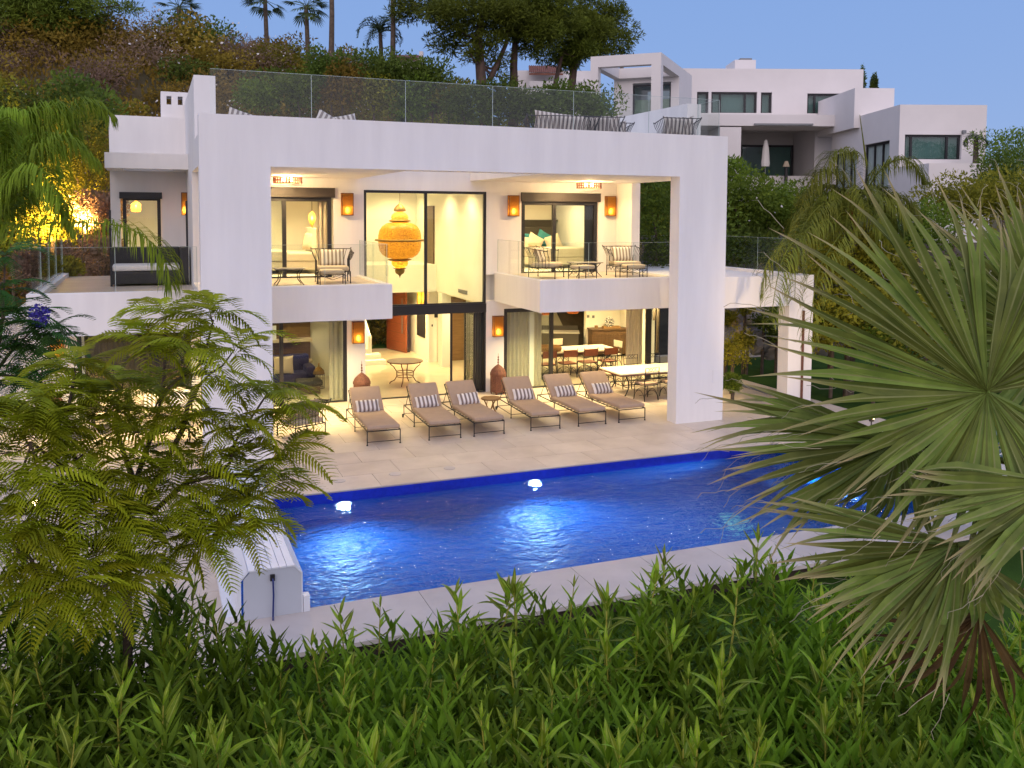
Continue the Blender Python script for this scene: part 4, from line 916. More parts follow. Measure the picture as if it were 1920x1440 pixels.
bed((11.6, 8.6, 3.571), R(8), 'bed with dark headboard in the upper right bedroom', bedding, darkcab)
tp = MB().pillow(.6, .55, .2, 10).mesh('teal_pillow', True); tp.materials.append(teal)
for i, (x, y, z, ry, m_) in enumerate(((11.15, 9.2, 4.45, .1, tp), (11.85, 9.25, 4.5, .5, tp), (11.4, 9.0, 4.4, .5, bg_), (12.15, 9.1, 4.38, -.3, bg_), (10.95, 9.0, 4.35, .2, bg_))):
    q = obj('cushion', None, None, me=m_); q.matrix_world = Matrix.Translation((x, y, z))@Matrix.Rotation(ry, 4, 'Y')@Matrix.Rotation(R(-14), 4, 'X')
    tag(q, ['left teal cushion on the upper right bed', 'right teal cushion on the upper right bed, standing on its corner', 'beige cushion between the teal cushions on the bed', 'beige cushion right of the teal cushions on the bed', 'beige cushion left of the teal cushions on the bed'][i], 'cushion', 'cushions on the upper right bed')
o = empty('wood_shelf_panel', (11.6, 10.1, 3.571), 0, 'tall dark wooden panel behind the upper right bed', 'panel'); obj('panel', MB().box(-1.1, 1.1, -.02, .04, 0, 1.55), darkcab, o); obj('rail', MB().box(-1.15, 1.15, -.05, .06, 1.55, 1.6), darkcab, o)
def amber_pendant(loc, label, top):
    o = empty('glass_pendant', loc, 0, label, 'pendant lamp'); obj('shade', MB().lathe([(.01, -.28), (.06, -.18), (.11, -.02), (.1, .08), (.05, .16), (.015, .2)], 18, cap=False), amber, o, True)
    obj('cord', MB().tube([(0, 0, .2), (0, 0, top)], .008), iron, o); obj('bulb', MB().lathe([(.01, -.05), (.035, 0), (.01, .05)], 10), bulb, o, loc=(0, 0, 0)); lamp('glow', (0, 0, .02), 6, (1, .62, .2), .04, o)
amber_pendant((3.5, 7.4, 5.22), 'drop-shaped amber pendant in the upper left bedroom', .6)
o = empty('glass_pendant', (-1.35, 9.6, 5.55), 0, 'lit lantern pendant seen through the terrace door of the left wing', 'pendant lamp')
obj('cage', MB().lathe([(.1, -.18), (.14, -.15), (.14, .05), (.05, .12), (.02, .2)], 8, cap=False), amber, o); obj('cord', MB().tube([(0, 0, .2), (0, 0, .65)], .008), iron, o); obj('bulb', MB().lathe([(.01, -.04), (.03, 0), (.01, .04)], 8), bulb, o); lamp('glow', (0, 0, -.02), 6, (1, .62, .2), .04, o)
# ------------------------------------------------------------------ neighbouring houses on the hill
FWH = Vector((sin(CAM_YAW), cos(CAM_YAW), 0)); RTH = Vector((cos(CAM_YAW), -sin(CAM_YAW), 0))
def loc2(px, py, D):
    r = CFW + CRT*((px-960)/CAM_F) - CUP*((py-506.5)/CAM_F); p = CAM_POS+r*(D/(r.dot(FWH))); q = p-Vector((CAM_POS.x, CAM_POS.y, 0))
    return q.dot(RTH), q.z
def bx2(p0, p1, D0, D1, ref=None):
    (a, b), (c, d) = loc2(*p0, ref or D0), loc2(*p1, ref or D0)
    return (min(a, c), max(a, c), D0, D1, min(b, d), max(b, d))
ZB = 6.0
h2 = empty('hillside_villa', (CAM_POS.x, CAM_POS.y, 0), -CAM_YAW, 'white flat-roofed villa on the hill at upper right', 'house')
plaster2 = mat('hill_villa_plaster', (.74, .70, .68), .9, var=.03, vscale=.6, spec=.15)
hg = glassmat('hill_window_glass', (.68, .78, .77), 1.4)
b = bx2((1262, 128), (1616, 240), 65, 80); m0 = list(b); m0[4] = ZB
wins = [((1307, 172), (1328, 212)), ((1334, 172), (1419, 212)), ((1427, 173), (1447, 212)), ((1514, 175), (1594, 213))]
cuts = [bx2(p, q, 64.5, 65.6, 65) for p, q in wins]
rec = bx2((1390, 238), (1526, 330), 64, 70, 65)
obj('main_block', union([tuple(m0)], cuts+[rec]), plaster2, h2)
cur2 = mat('blue_green_curtain', (.36, .43, .40), .9, var=.15, vscale=8, stretch=(8, 1, .2))
for (p, q), ms in zip(wins, ((), (1351, 1398), (), (1529, 1573))):
    c = bx2(p, q, 65.2, 65.3, 65); posts = [loc2(m_, 190, 65)[0] for m_ in ms]
    w = window('window', c[0], c[1], c[4], c[5], 65.2, posts, .14, .12, parent=h2, gm=hg); obj('curtain', MB().box(c[0], c[1], 65.5, 65.55, c[4], c[5]), cur2, w)
c = bx2((1392, 262), (1524, 330), 69.7, 69.8, 65); w = window('glass_wall', c[0], c[1], c[4], c[5], 69.7, [c[0]+(c[1]-c[0])*t for t in (.22, .58)], .16, .12, parent=h2, gm=hg)
obj('curtain', MB().box(c[0]+(c[1]-c[0])*.3, c[1], 69.88, 69.93, c[4], c[5]), cur2, w)
obj('terrace_slab', union([tuple(bx2((1310, 214), (1620, 237), 61.5, 65-.002))]), plaster2, h2)
s = list(bx2((1350, 238), (1388, 330), 61.5, 64.9)); s[4] = ZB; obj('side_pier', union([tuple(s)]), plaster2, h2)
obj('awning', MB().box(*bx2((1415, 231), (1525, 235), 61.3, 61.48)), grey, h2)
obj('chimney', union([bx2((1378, 112), (1417, 131), 70, 73)]), plaster2, h2); obj('chimney_cap', MB().box(*bx2((1388, 109), (1410, 112), 70.5, 72)), grey, h2)
s = list(bx2((1603, 165), (1675, 240), 58, 64.9)); obj('roof_block', union([tuple(s)]), plaster2, h2)
s = list(bx2((1688, 196), (1846, 330), 52, 63)); s[4] = ZB
fw = bx2((1697, 252), (1802, 299), 51.9, 52.5, 52); sw = []
for (a, b, z0, z1) in ((53.3, 57.2, 7.0, 9.85), (58.3, 62.4, 7.2, 9.6)): sw.append((s[0]-.1, s[0]+.4, a, b, z0, z1))
obj('right_wing', union([tuple(s)], [fw]+sw), plaster2, h2)
c = fw; w = window('window', c[0], c[1], c[4], c[5], 52.2, (c[0]+.45, c[1]-.75), .12, .12, parent=h2, gm=hg); obj('curtain', MB().box(c[0], c[1], 52.44, 52.49, c[4], c[5]), cur2, w)
for q in sw:
    w = obj('side_window', union([(q[0]+.25, q[0]+.33, q[2], q[3], q[4], q[5])], [(q[0], q[0]+.5, q[2]+.14+k*(q[3]-q[2]-.14)/3, q[2]+k*(q[3]-q[2]-.14)/3+(q[3]-q[2]-.14)/3, q[4]+.1, q[5]-.14) for k in range(3)]), dframe, h2); obj('curtain', MB().box(q[0]+.36, q[0]+.42, q[2], q[3], q[4], q[5]), cur2, w)
obj('base_wall', union([(lambda q: (q[0], q[1], q[2], q[3], ZB-2, q[5]))(bx2((1742, 306), (1858, 330), 48, 51.99))]), plaster2, h2)
obj('wall_light', MB().box(*bx2((1806, 244), (1812, 250), 51.8, 51.98)), grey, h2)
# roof-terrace portal of that villa, turned to the right
P0 = site(1240, 98, 50); az = CAM_YAW+math.atan(680/1684)
po = obj('roof_portal', union([(-.55, 0, 0, .55, -4.2, 0), (-4.1, -3.65, 0, .55, -4.2, 0), (-4.1, 0, 0, .55, -.62, 0), (-.5, 0, .55, 9, -.62, 0), (-4.1, -3.65, .55, 5, -.62, 0), (-.5, 0, 5, 9, -4.2, 0), (-4.1, 0, 4.6, 5.2, -.62, 0), (-4.1, -2.9, 5, 9, -4.2, 0), (-4.1, 0, 5, 9, -.9, 0)]), plaster2, h2)
po.matrix_basis = (Matrix.Translation((CAM_POS.x, CAM_POS.y, 0))@Matrix.Rotation(-CAM_YAW, 4, 'Z')).inverted()@Matrix.Translation(P0)@Matrix.Rotation(-az, 4, 'Z')
pw = window('portal_window', -2.9, -.5, -4.2, -1.0, 5.1, (-1.7,), .1, .08, parent=po, gm=hg); obj('blind', MB().box(-2.9, -.5, 5.3, 5.35, -4.2, -1.9), mat('yellowish_blind', (.62, .56, .40), .9), po)
r = obj('glass_rail', MB().box(-3.6, -.56, .2, .22, -4.2, -3.1), bglass, po); obj('terrace_base', union([(-4.3, .1, -.3, 9, -6.2, -4.2)]), plaster2, po)
# parasol, standing lamp on that terrace
pp = site(1435, 312, 63); o = empty('closed_parasol', pp, 0, 'closed white parasol on the hill villa terrace', 'parasol')
obj('canopy', MB().lathe([(.28, .0), (.3, .2), (.22, 1.2), (.12, 1.75), (.0, 1.9)], 10), cwhite, o); obj('pole', MB().tube([(0, 0, -1.5), (0, 0, .05)], .03), grey, o)
pp = site(1474, 318, 64); o = empty('standing_lamp', pp, 0, 'small lamp with cream shade by the hill villa glass wall', 'lamp'); obj('lamp_shade', MB().lathe([(.25, .2), (.12, .6)], 12), beige, o); obj('stand', MB().tube([(0, 0, -1), (0, 0, .25)], .12), black, o)
# distant white house with tiled roof
hA = empty('tiled_house', (CAM_POS.x, CAM_POS.y, 0), -CAM_YAW, 'white house with terracotta tiled roof behind the pine trees', 'house')
obj('wall', union([bx2((970, 132), (1120, 215), 76, 84), bx2((992, 152), (1105, 215), 74, 75.99)]), plaster2, hA)
def tiled(name, p0, p1, D0, D1, zup, parent):
    (a, z0), (c, _) = loc2(*p0, D0), loc2(*p1, D0); n = 16; mb = MB()
    for k in range(n):
        x0, x1 = a+(c-a)*k/n, a+(c-a)*(k+1)/n; q = len(mb.v)
        for j in range(5):
            t = j/4; xx = x0+(x1-x0)*t; dz = .09*sin(pi*t)
            mb.v += [(xx, D0, z0+dz), (xx, D1, z0+zup+dz)]
        mb.f += [(q+2*j, q+2*j+2, q+2*j+3, q+2*j+1) for j in range(4)]
    mb.add([(a, D0, z0-.15), (c, D0, z0-.15), (c, D0, z0), (a, D0, z0)], [(0, 1, 2, 3)])
    return obj(name, mb, rooftile, parent)
tiled('roof', (992, 137), (1056, 137), 73.8, 76.5, 1.0, hA)
for a, bq in (((1052, 173), (1068, 190)), ((1082, 176), (1100, 198))): window('window', *(lambda q: (q[0], q[1], q[4], q[5]))(bx2(a, bq, 73.9, 74)), 73.9, (), .1, .08, parent=hA, gm=hg)
hB = empty('tiled_house', (CAM_POS.x, CAM_POS.y, 0), -CAM_YAW, 'terracotta roof and chimney of a house half hidden on the ridge', 'house')
obj('wall', union([bx2((737, 108), (790, 135), 70, 74)]), plaster2, hB); tiled('roof', (735, 109), (783, 109), 69.5, 72.5, .7, hB); obj('chimney', union([bx2((786, 96), (793, 120), 71, 71.6)]), plaster2, hB)
# white rendered wall by the pines
o = tag(obj('garden_wall', MB().prism([(0, 0), (1.2, 0), (4.5, -1.2), (4.5, -3), (0, -3)], 0, .4), plaster2), 'low white sloping garden wall right of the pine trunks', 'wall'); o.matrix_world = Matrix.Translation(site(1064, 196, 52))@Matrix.Rotation(-CAM_YAW, 4, 'Z')

# ------------------------------------------------------------------ bank with boulders, garden edge
mb = MB(); nx_, ny_ = 24, 14
for j in range(ny_+1):
    for i in range(nx_+1):
        x = 14+i*1.0; y = 9.0+j*.7; t = j/ny_
        mb.v.append((x, y, -.40+(4.6)*smooth(min(1, t*1.15))+.22*sin(x*1.9+y*1.2)*min(1, 3*t)+.15*sin(x*3.3-y*2)))
for j in range(ny_):
    for i in range(nx_): mb.f.append((j*(nx_+1)+i, j*(nx_+1)+i+1, (j+1)*(nx_+1)+i+1, (j+1)*(nx_+1)+i))
struct('bank', mb, soil_and_gap_shade, smooth=True)
def rock_mb(r, seed):
    q = random.Random(seed); mb = MB(); n, m_ = 9, 12
    cuts_ = [(Vector((q.uniform(-1, 1), q.uniform(-1, 1), q.uniform(-.8, 1))).normalized(), q.uniform(.62, .9)) for _ in range(9)]
    for i in range(n+1):
        for j in range(m_):
            th, ph = pi*i/n, 2*pi*j/m_; p = Vector((sin(th)*cos(ph), sin(th)*sin(ph), cos(th)))
            for nn, d in cuts_:
                e = p.dot(nn)-d
                if e > 0: p = p-nn*e
            mb.v.append(tuple(p*r))
    mb.f = [(i*m_+j, (i+1)*m_+j, (i+1)*m_+(j+1) % m_, i*m_+(j+1) % m_) for i in range(n) for j in range(m_)]
    return mb
for i, (px, py, d, r_) in enumerate(((1376, 588, 32, .55), (1405, 590, 33, .6), (1388, 622, 32, .5), (1422, 640, 31.5, .62), (1446, 600, 32.5, .6), (1450, 655, 31.5, .5), (1540, 640, 31, .6), (1360, 630, 31, .5), (1470, 585, 33, .5), (1575, 610, 31, .6))):
    o = obj('boulder', rock_mb(r_, i), rockm, loc=site(px, py, d), rot=(rnd.random(), rnd.random(), rnd.random()*6)); o.scale = (1.0, .8, .68)
    tag(o, 'pale boulder set in the planted bank beyond the right wing', 'boulder', 'boulders in the bank beyond the right wing')
tag(obj('stone_kerb', MB().box(16.5, 24, 9.0, 9.35, -.2, .12), stone_edge), 'pale stone kerb between the lawn and the planted bank', 'kerb')
tag(obj('drain_channel', MB().box(16.2, 16.5, 1.4, 6, .003, .012), grey), 'dark drain channel along the right edge of the terrace', 'drain')
# ------------------------------------------------------------------ foliage helpers
def leafcloud(n, blobs, size, seed, flat=.0, aspect=2.2, shell=.45, mb=None):
    q = random.Random(seed); mb = mb or MB(); tot = sum(b[3]*b[4]*b[5] for b in blobs)
    for b in blobs:
        k = int(n*(b[3]*b[4]*b[5])/tot)
        for _ in range(k):
            while True:
                p = Vector((q.uniform(-1, 1), q.uniform(-1, 1), q.uniform(-1, 1)))
                if shell < p.length < 1: break
            c = Vector(b[:3])+Vector((p.x*b[3], p.y*b[4], p.z*b[5]))
            d = (Vector((q.gauss(0, 1), q.gauss(0, 1), q.gauss(0, 1)+.3))+p*1.1).normalized(); s = d.cross(Vector((q.gauss(0, 1), q.gauss(0, 1), q.gauss(0, 1)))).normalized()
            L = size*q.uniform(.6, 1.3); w = L/aspect/2
            o = len(mb.v); nn = d.cross(s)*w*.3
            mb.v += [tuple(c), tuple(c+d*L*.5+s*w+nn), tuple(c+d*L), tuple(c+d*L*.5-s*w+nn)]; mb.f += [(o, o+1, o+2), (o, o+2, o+3)]
    return mb
def bumpy(r, seed, n=7, zs=.8, spread=.6):
    q = random.Random(seed); B = []
    for k in range(n):
        a = q.uniform(0, 2*pi); rr = r*spread*q.random()**.5
        B.append((cos(a)*rr, sin(a)*rr, q.uniform(-.25, .5)*r*zs, r*q.uniform(.35, .6), r*q.uniform(.35, .6), r*zs*q.uniform(.35, .6)))
    return B
L_olive = leafmat('olive_scrub_leaf', (.34, .235, .035), (.17, .135, .024), vs=1.2)
L_brown = leafmat('dry_scrub_twig', (.34, .23, .16), (.20, .14, .10), vs=1.5, rough=.8)
L_dark = leafmat('dark_shrub_leaf', (.14, .20, .03), (.07, .11, .02), vs=1.)
L_hedge = leafmat('hedge_leaf', (.19, .28, .03), (.09, .15, .02), vs=1.1)
L_yel = leafmat('yellow_green_leaf', (.30, .28, .028), (.16, .17, .02), vs=1.3)
L_pine = leafmat('pine_needles', (.16, .205, .022), (.07, .10, .014), vs=.8, trans=.15)
petal = mat('white_petal', (.62, .60, .58), .8)
def bush_mesh(seed, m, n=1400, r=1.6, size=.17, zs=.75, asp=2.2): me = leafcloud(n, bumpy(r, seed, zs=zs), size, seed, aspect=asp, shell=.25).mesh('foliage'); me.materials.append(m); return me
HM = [('olive', bush_mesh(1, L_olive)), ('olive', bush_mesh(2, L_olive)), ('grey-brown', bush_mesh(3, L_brown, 1700, size=.14, asp=4)), ('grey-brown', bush_mesh(4, L_brown, 1700, size=.14, asp=4)), ('dark green', bush_mesh(5, L_dark)), ('olive', bush_mesh(6, L_yel))]
FL = []
for s in (11, 12): me = leafcloud(45, bumpy(1.65, s, zs=.8), .10, s, aspect=1.2, shell=.8).mesh('blossom'); me.materials.append(petal); FL.append(me)
q = random.Random(5); cnt = 0
while cnt < 285:
    x, y = q.uniform(-26, 34), 17+30*q.random()**.9
    if x > 22 and y < 20: continue
    z = hz(x, y); k = q.choices(range(6), (5, 5, 2.4, 2.4, 1.0, 1.6))[0]
    cl = sin(x*.23+1)*sin(y*.3)
    if cl > .45 and x < 14: k = q.choice((2, 3))
    if x > 16: k = q.choice((4, 4, 0, 5))
    nm, me = HM[k]; o = obj('scrub_bush', None, None, me=me); sc = q.uniform(.9, 1.7); o.location = (x, y, z+.45*sc); o.rotation_euler = (0, 0, q.uniform(0, 6.3)); o.scale = (sc*1.15, sc*1.15, sc)
    tag(o, {'olive': 'olive green scrub bush on the hillside behind the villa', 'grey-brown': 'dry grey-brown scrub bush on the hillside behind the villa', 'dark green': 'dark green scrub bush on the hillside behind the villa'}[nm], 'bush', 'scrub bushes on the hillside')
    if k in (0, 1, 2) and q.random() < .6: f = obj('blossom', None, None, o, me=FL[q.randrange(2)])
    cnt += 1
mb = MB()
for _ in range(70000):
    x, y = q.uniform(-34, 40), 16.5+34*q.random()
    if x > 22 and y < 20: continue
    z = hz(x, y)+q.random()*.8; d = Vector((q.gauss(0, .6), q.gauss(0, .6), 1)).normalized(); s = d.cross(Vector((q.gauss(0, 1), q.gauss(0, 1), .2))).normalized(); L = q.uniform(.2, .5); o_ = len(mb.v); c = Vector((x, y, z))
    mb.v += [tuple(c), tuple(c+d*L*.5+s*.07), tuple(c+d*L), tuple(c+d*L*.5-s*.07)]; mb.f += [(o_, o_+1, o_+2), (o_, o_+2, o_+3)]
tag(obj('hill_undergrowth', mb, L_olive), kind='stuff')
def shrub(px, py, d, r, m, label, n=2600, size=.16, zs=.9, seed=0, name='shrub', cat='shrub', grp=None, flowers=0, sx=1.):
    c = site(px, py, d); o = empty(name, (c.x, c.y, c.z-r*zs), 0, label, cat, grp)
    me = leafcloud(n, bumpy(r, seed+px, n=10, zs=zs), size, seed+py, shell=.2).mesh('foliage'); me.materials.append(m); f = obj('foliage', None, None, o, me=me); f.location = (0, 0, r*zs); f.scale = (sx, 1, 1)
    obj('stem', MB().tube([(0, 0, -min(2, c.z-r*zs+.4)), (.05, 0, r*zs*.5), (-.1, .1, r*zs)], [.06, .05, .03]), jbark, o)
    if flowers: obj('blossom', leafcloud(flowers, bumpy(r*1.03, seed+px, n=10, zs=zs), .09, seed, aspect=1.2, shell=.85), petal, o, loc=(0, 0, r*zs))
    return o
# tall hedge beyond the right wing, greenery at right
for i, (px, py, d, r_, m_, lb) in enumerate((
    (1385, 385, 33, 1.5, L_hedge, 'bright green hedge shrub just right of the portal pillar top'), (1440, 395, 34, 1.7, L_hedge, 'bright green hedge shrub with white blossoms below the hill villa terrace'), (1495, 400, 35, 1.7, L_hedge, 'bright green hedge shrub left of the red-sheathed palm'),
    (1230, 400, 31, 1.9, L_hedge, 'dense green shrub seen through the upper right loggia opening'), (1400, 470, 33, 1.6, L_dark, 'dark shrub behind the right wing glass'), (1300, 430, 33, 2.0, L_dark, 'dark shrub hidden behind the right portal pillar'), (1330, 350, 35, 1.6, L_hedge, 'green shrub peeping over the portal corner'),
    (1560, 500, 27.5, 1.5, L_yel, 'yellow-green shrub under the red-sheathed palm'), (1650, 500, 27.5, 1.5, L_yel, 'yellow-green shrub behind the fan palm tips'), (1720, 440, 33, 1.7, L_hedge, 'green shrub below the right window of the hill villa'), (1790, 385, 36, 1.7, L_yel, 'olive hedge mound below the hill villa base wall'), (1880, 390, 36, 1.9, L_yel, 'olive hedge mound at the right edge of the photo'),
    (1885, 300, 48, 2.0, L_hedge, 'rounded green tree at the right edge beside the hill villa'), (1910, 335, 42, 1.8, L_dark, 'dark rounded shrub at the right edge'), (1590, 600, 27, 1.5, L_yel, 'dark shrub behind the wing pillar'), (1690, 600, 26, 1.6, L_yel, 'olive shrub low behind the fan palm'), (1780, 560, 28, 1.8, L_hedge, 'dark shrub behind the middle of the fan palm'), (1880, 600, 28, 1.9, L_hedge, 'dark shrub behind the right of the fan palm'),
    (1372, 655, 27, .85, L_yel, 'round clipped bush beside the portal pillar'), (1372, 720, 26, .4, L_hedge, 'low leafy plant at the foot of the round bush'))):
    shrub(px, py, d, r_, m_, lb, n=3600 if r_ > 1 else 2200, size=.17 if r_ > 1 else .09, seed=i*7, flowers=26 if 'blossom' in lb or 'pillar top' in lb else 0, grp='garden shrubs beyond the right wing')
for i, (px, py, r_) in enumerate(((1400, 640, .4), (1430, 605, .45), (1395, 575, .5), (1455, 630, .4), (1362, 600, .4))): shrub(px, py, 31, r_, L_dark if i % 2 else L_yel, ['small shrub between the boulders, lower left', 'small dark shrub among the boulders under the wing', 'small shrub above the boulders under the wing', 'small dark shrub between the boulders at right', 'small shrub by the boulders beside the pillar'][i], n=900, size=.11, seed=600+i, grp='shrubs among the boulders')
for i, (px, py, d, r_, m_) in enumerate(((1235, 480, 31, 1.5, L_dark), (60, 500, 26.0, .6, L_brown), (125, 505, 26.0, .6, L_yel), (195, 478, 26.8, .7, L_brown), (1500, 590, 28, 1.1, L_dark), (1560, 620, 27, 1.2, L_yel), (1640, 640, 26, 1.2, L_hedge), (1740, 650, 25, 1.3, L_yel))): shrub(px, py, d, r_, m_, ['low dark shrub seen through the loggia opening', 'low dry shrub behind the left terrace glass, leftmost', 'low green shrub behind the left terrace glass', 'low dry shrub beside the upper left room', 'dark shrub beside the wing pillar top', 'olive shrub right of the wing pillar', 'low green shrub behind the fan palm hub', 'low olive shrub behind the fan palm right side'][i], n=2200, size=.13, seed=700+i)
# dark evergreen line behind the roof glass
for i, px in enumerate(range(870, 1130, 32)):
    shrub(px, 205+rnd.randrange(-12, 12), 46, 1.3, L_dark, 'dark evergreen shrub in the row between the pine trunks', n=1800, size=.2, zs=1.2, seed=300+i, grp='evergreen row below the pines')
for i, (px, py, r_, m_) in enumerate(((700, 135, 1.9, L_dark), (760, 150, 1.9, L_dark), (640, 165, 1.8, L_olive), (810, 160, 1.9, L_dark), (700, 185, 1.8, L_yel), (560, 180, 1.7, L_hedge), (495, 190, 1.5, L_hedge), (840, 185, 1.5, L_yel), (620, 130, 1.6, L_dark), (770, 195, 1.7, L_hedge))):
    shrub(px, py, 47, r_, m_, ['tall dark shrub on the ridge under the tiled roof', 'dark shrub on the ridge right of the tiled roof', 'olive shrub seen above the roof glass', 'dark shrub at the end of the ridge', 'yellow-green shrub behind the roof glass', 'pale green shrub behind the left part of the roof glass', 'pale green rounded shrub next to the left roof parapet', 'yellow-green shrub left of the pine trunks', 'dark shrub under the tall palm trunk', 'green shrub in the middle behind the roof glass'][i], n=2600, size=.2, seed=400+i)
# clipped hedge outside the entrance
o = tag(obj('clipped_hedge', leafcloud(9000, [(7.5+k*.9, 19, 1.2, .8, .5, 1.5) for k in range(-3, 5)], .13, 9, shell=.5), L_hedge), 'clipped green hedge seen through the open entrance door', 'hedge')
# vegetation lit by a garden lamp behind the left terrace
shrub(150, 330, 28, 1.6, L_yel, 'tall feathery shrub glowing in garden light behind the left palm', n=5200, size=.13, zs=1.5, seed=71)
shrub(95, 420, 28, 1.3, L_yel, 'shrub lit from below beside the left wing terrace', n=3600, size=.12, seed=72)
shrub(185, 400, 27.5, .9, L_brown, 'dry twiggy shrub lit from below by the left wing terrace', n=2600, size=.13, seed=73)
for i, (px, py, r_) in enumerate(((30, 250, 2.2), (20, 420, 2.0), (160, 215, 1.8), (60, 330, 2.0))): shrub(px, py, 31, r_, L_dark, ['dark shrub mass at the left edge below the ridge', 'dark shrub at the left edge beside the terrace', 'dark shrub above the glowing one', 'dark shrub between the palm fronds'][i], n=3200, size=.2, seed=80+i)
def garden_spot(px, py, d, e, label, tgt, col=(1, .58, .16)):
    p = site(px, py, d); o = empty('garden_lamp', p, 0, label, 'garden lamp'); obj('stake', MB().tube([(0, 0, -.3), (0, 0, .02)], .015), black, o)
    v = (Vector(tgt)-p).normalized(); obj('head', MB().lathe([(.03, -.06), (.05, .0), (.055, .06), (.046, .06), (.0, .045)], 12).xf(v.to_track_quat('Z', 'Y').to_matrix().to_4x4()), black, o); obj('bulb', MB().lathe([(.0, -.02), (.035, 0), (.0, .02)], 10), bulb, o, loc=v*.05)
    lamp('beam', v*.12, e, col, .05, o, 'SPOT', v.to_track_quat('-Z', 'Y').to_euler(), R(110), .9)
garden_spot(150, 445, 26.6, 1700, 'garden uplight hidden below the glowing shrub at left', site(140, 330, 28)); garden_spot(75, 450, 26.6, 1100, 'second garden uplight below the shrubs at left', site(90, 400, 28))
garden_spot(1385, 655, 31, 9, 'small garden light among the boulders', site(1380, 600, 32))
for px, py, d, lb in ((1634, 786, 20.5, 'lit garden spotlight in the lawn right of the wing pillar'), (68, 947, 11, 'lit garden spotlight among the leaves at left')):
    p = site(px, py, d); o = empty('garden_spotlight', p, 0, lb, 'garden lamp'); obj('stake', MB().tube([(0, 0, -.4), (0, 0, 0)], .015), black, o); obj('head', MB().lathe([(.05, -.05), (.07, .02), (.06, .05)], 12), black, o); obj('bulb', MB().lathe([(.01, -.035), (.04, 0), (.01, .035)], 10), bulb, o, loc=(0, -.06, .05)); lamp('glow', (0, -.16, .08), 4, (1, .6, .22), .05, o)
    if px > 1000: v = (Vector((15.2, .8, 3.0))-p).normalized(); lamp('beam', v*.2+Vector((0, 0, .1)), 130, (1, .70, .38), .05, o, 'SPOT', v.to_track_quat('-Z', 'Y').to_euler(), R(80), .9)
# ------------------------------------------------------------------ trees and palms
def pine(base_px, base_d, trunk_pts, clumps, label, seed, r0=.32, n=16000):
    T = [site(*p) for p in trunk_pts]; b = T[0]; o = empty('pine_tree', b, 0, label, 'pine tree')
    k = len(T); obj('trunk', MB().tube([p-b for p in T], [r0*(1-.55*i/(k-1)) for i in range(k)], 9), barkm, o, True)
    B = []; q = random.Random(seed); mb = MB()
    for (px, py, d, rx, rz) in clumps:
        c = site(px, py, d)-b
        t = min(T[1:], key=lambda p: (p-b-c).length); t = t-b; m_ = (t+c)/2+Vector((0, 0, -.3)); mb.tube([t, m_, c], [.1, .07, .03], 6)
        for _ in range(6): B.append((c.x+q.uniform(-.6, .6)*rx, c.y+q.uniform(-.6, .6)*rx, c.z+q.uniform(-.5, .5)*rz, rx*q.uniform(.3, .55), rx*q.uniform(.3, .55), rz*q.uniform(.3, .5)))
    obj('limb', mb, barkm, o); obj('crown', leafcloud(n, B, .34, seed, aspect=5, shell=.3), L_pine, o)
pine(0, 0, [(912, 235, 56), (905, 180, 56), (900, 120, 56), (897, 70, 56), (905, 20, 56)], [(800, 20, 57, 2.6, 1.5), (850, 45, 55, 2.4, 1.4), (900, 10, 56, 3.0, 1.6), (905, 75, 56, 2.0, 1.2), (960, 30, 57, 2.4, 1.5), (840, 85, 57, 1.6, .8), (880, 95, 55, 1.5, .8), (770, 8, 56, 1.4, .9), (940, 120, 57, 1.1, .8), (945, 145, 57, .9, .7)], 'spreading pine tree with the leftmost trunk, its crown cut by the top edge', 21, .42, 21000)
pine(0, 0, [(918, 150, 56.2), (935, 115, 56.5), (950, 80, 57), (955, 40, 57)], [(985, 40, 57, 2.2, 1.4), (1000, 5, 57, 2.4, 1.4), (960, 60, 58, 1.6, 1.0)], 'forked leaning pine limb rising beside the leftmost trunk', 22, .2, 9000)
pine(0, 0, [(962, 235, 58), (964, 180, 58), (963, 125, 58), (966, 80, 58), (990, 40, 58)], [(1010, 70, 58, 2.4, 1.5), (1040, 30, 59, 2.8, 1.7), (1000, 20, 57, 2.2, 1.4), (985, 90, 58, 1.4, .9)], 'pine tree with dark straight trunk, second from the left', 23, .34, 14000)
pine(0, 0, [(1033, 225, 60), (1040, 165, 60), (1046, 135, 60), (1055, 100, 60)], [(1060, 85, 60, 2.2, 1.5), (1085, 60, 60, 2.4, 1.6), (1100, 95, 60, 1.6, 1.1)], 'slim leaning pine tree in front of the tiled house', 24, .22, 10000)
pine(0, 0, [(1068, 225, 61), (1071, 165, 61), (1076, 130, 61), (1090, 80, 61)], [(1110, 100, 61, 2.0, 1.3), (1120, 60, 61, 2.6, 1.8), (1150, 30, 62, 2.2, 1.6), (1165, 55, 62, 1.4, 1.0), (1090, 20, 61, 2.6, 1.8), (1065, 115, 61, 1.4, .9)], 'broad pine tree at the right of the group, left of the hill villa portal', 25, .36, 17000)
pine(0, 0, [(50, 120, 52), (48, 70, 52), (42, 10, 52), (40, -40, 52)], [(40, 10, 52, 3.0, 2.0), (110, 15, 52, 2.6, 1.4), (180, 5, 53, 2.4, 1.0), (225, 10, 53, 1.5, .6), (0, 35, 52, 2.4, 1.8), (90, 40, 53, 2.0, 1.2), (20, -30, 52, 3, 2), (150, 45, 53, 1.5, 1.0)], 'dark pine tree at the upper left corner', 26, .4, 18000)
pine(0, 0, [(92, 110, 54), (85, 60, 54), (80, 0, 54)], [(75, -10, 54, 2.6, 1.4), (120, -8, 54, 2.4, 1.4), (175, 30, 54, 1.4, .8)], 'thin dark pine tree second from the upper left corner', 27, .24, 7000)
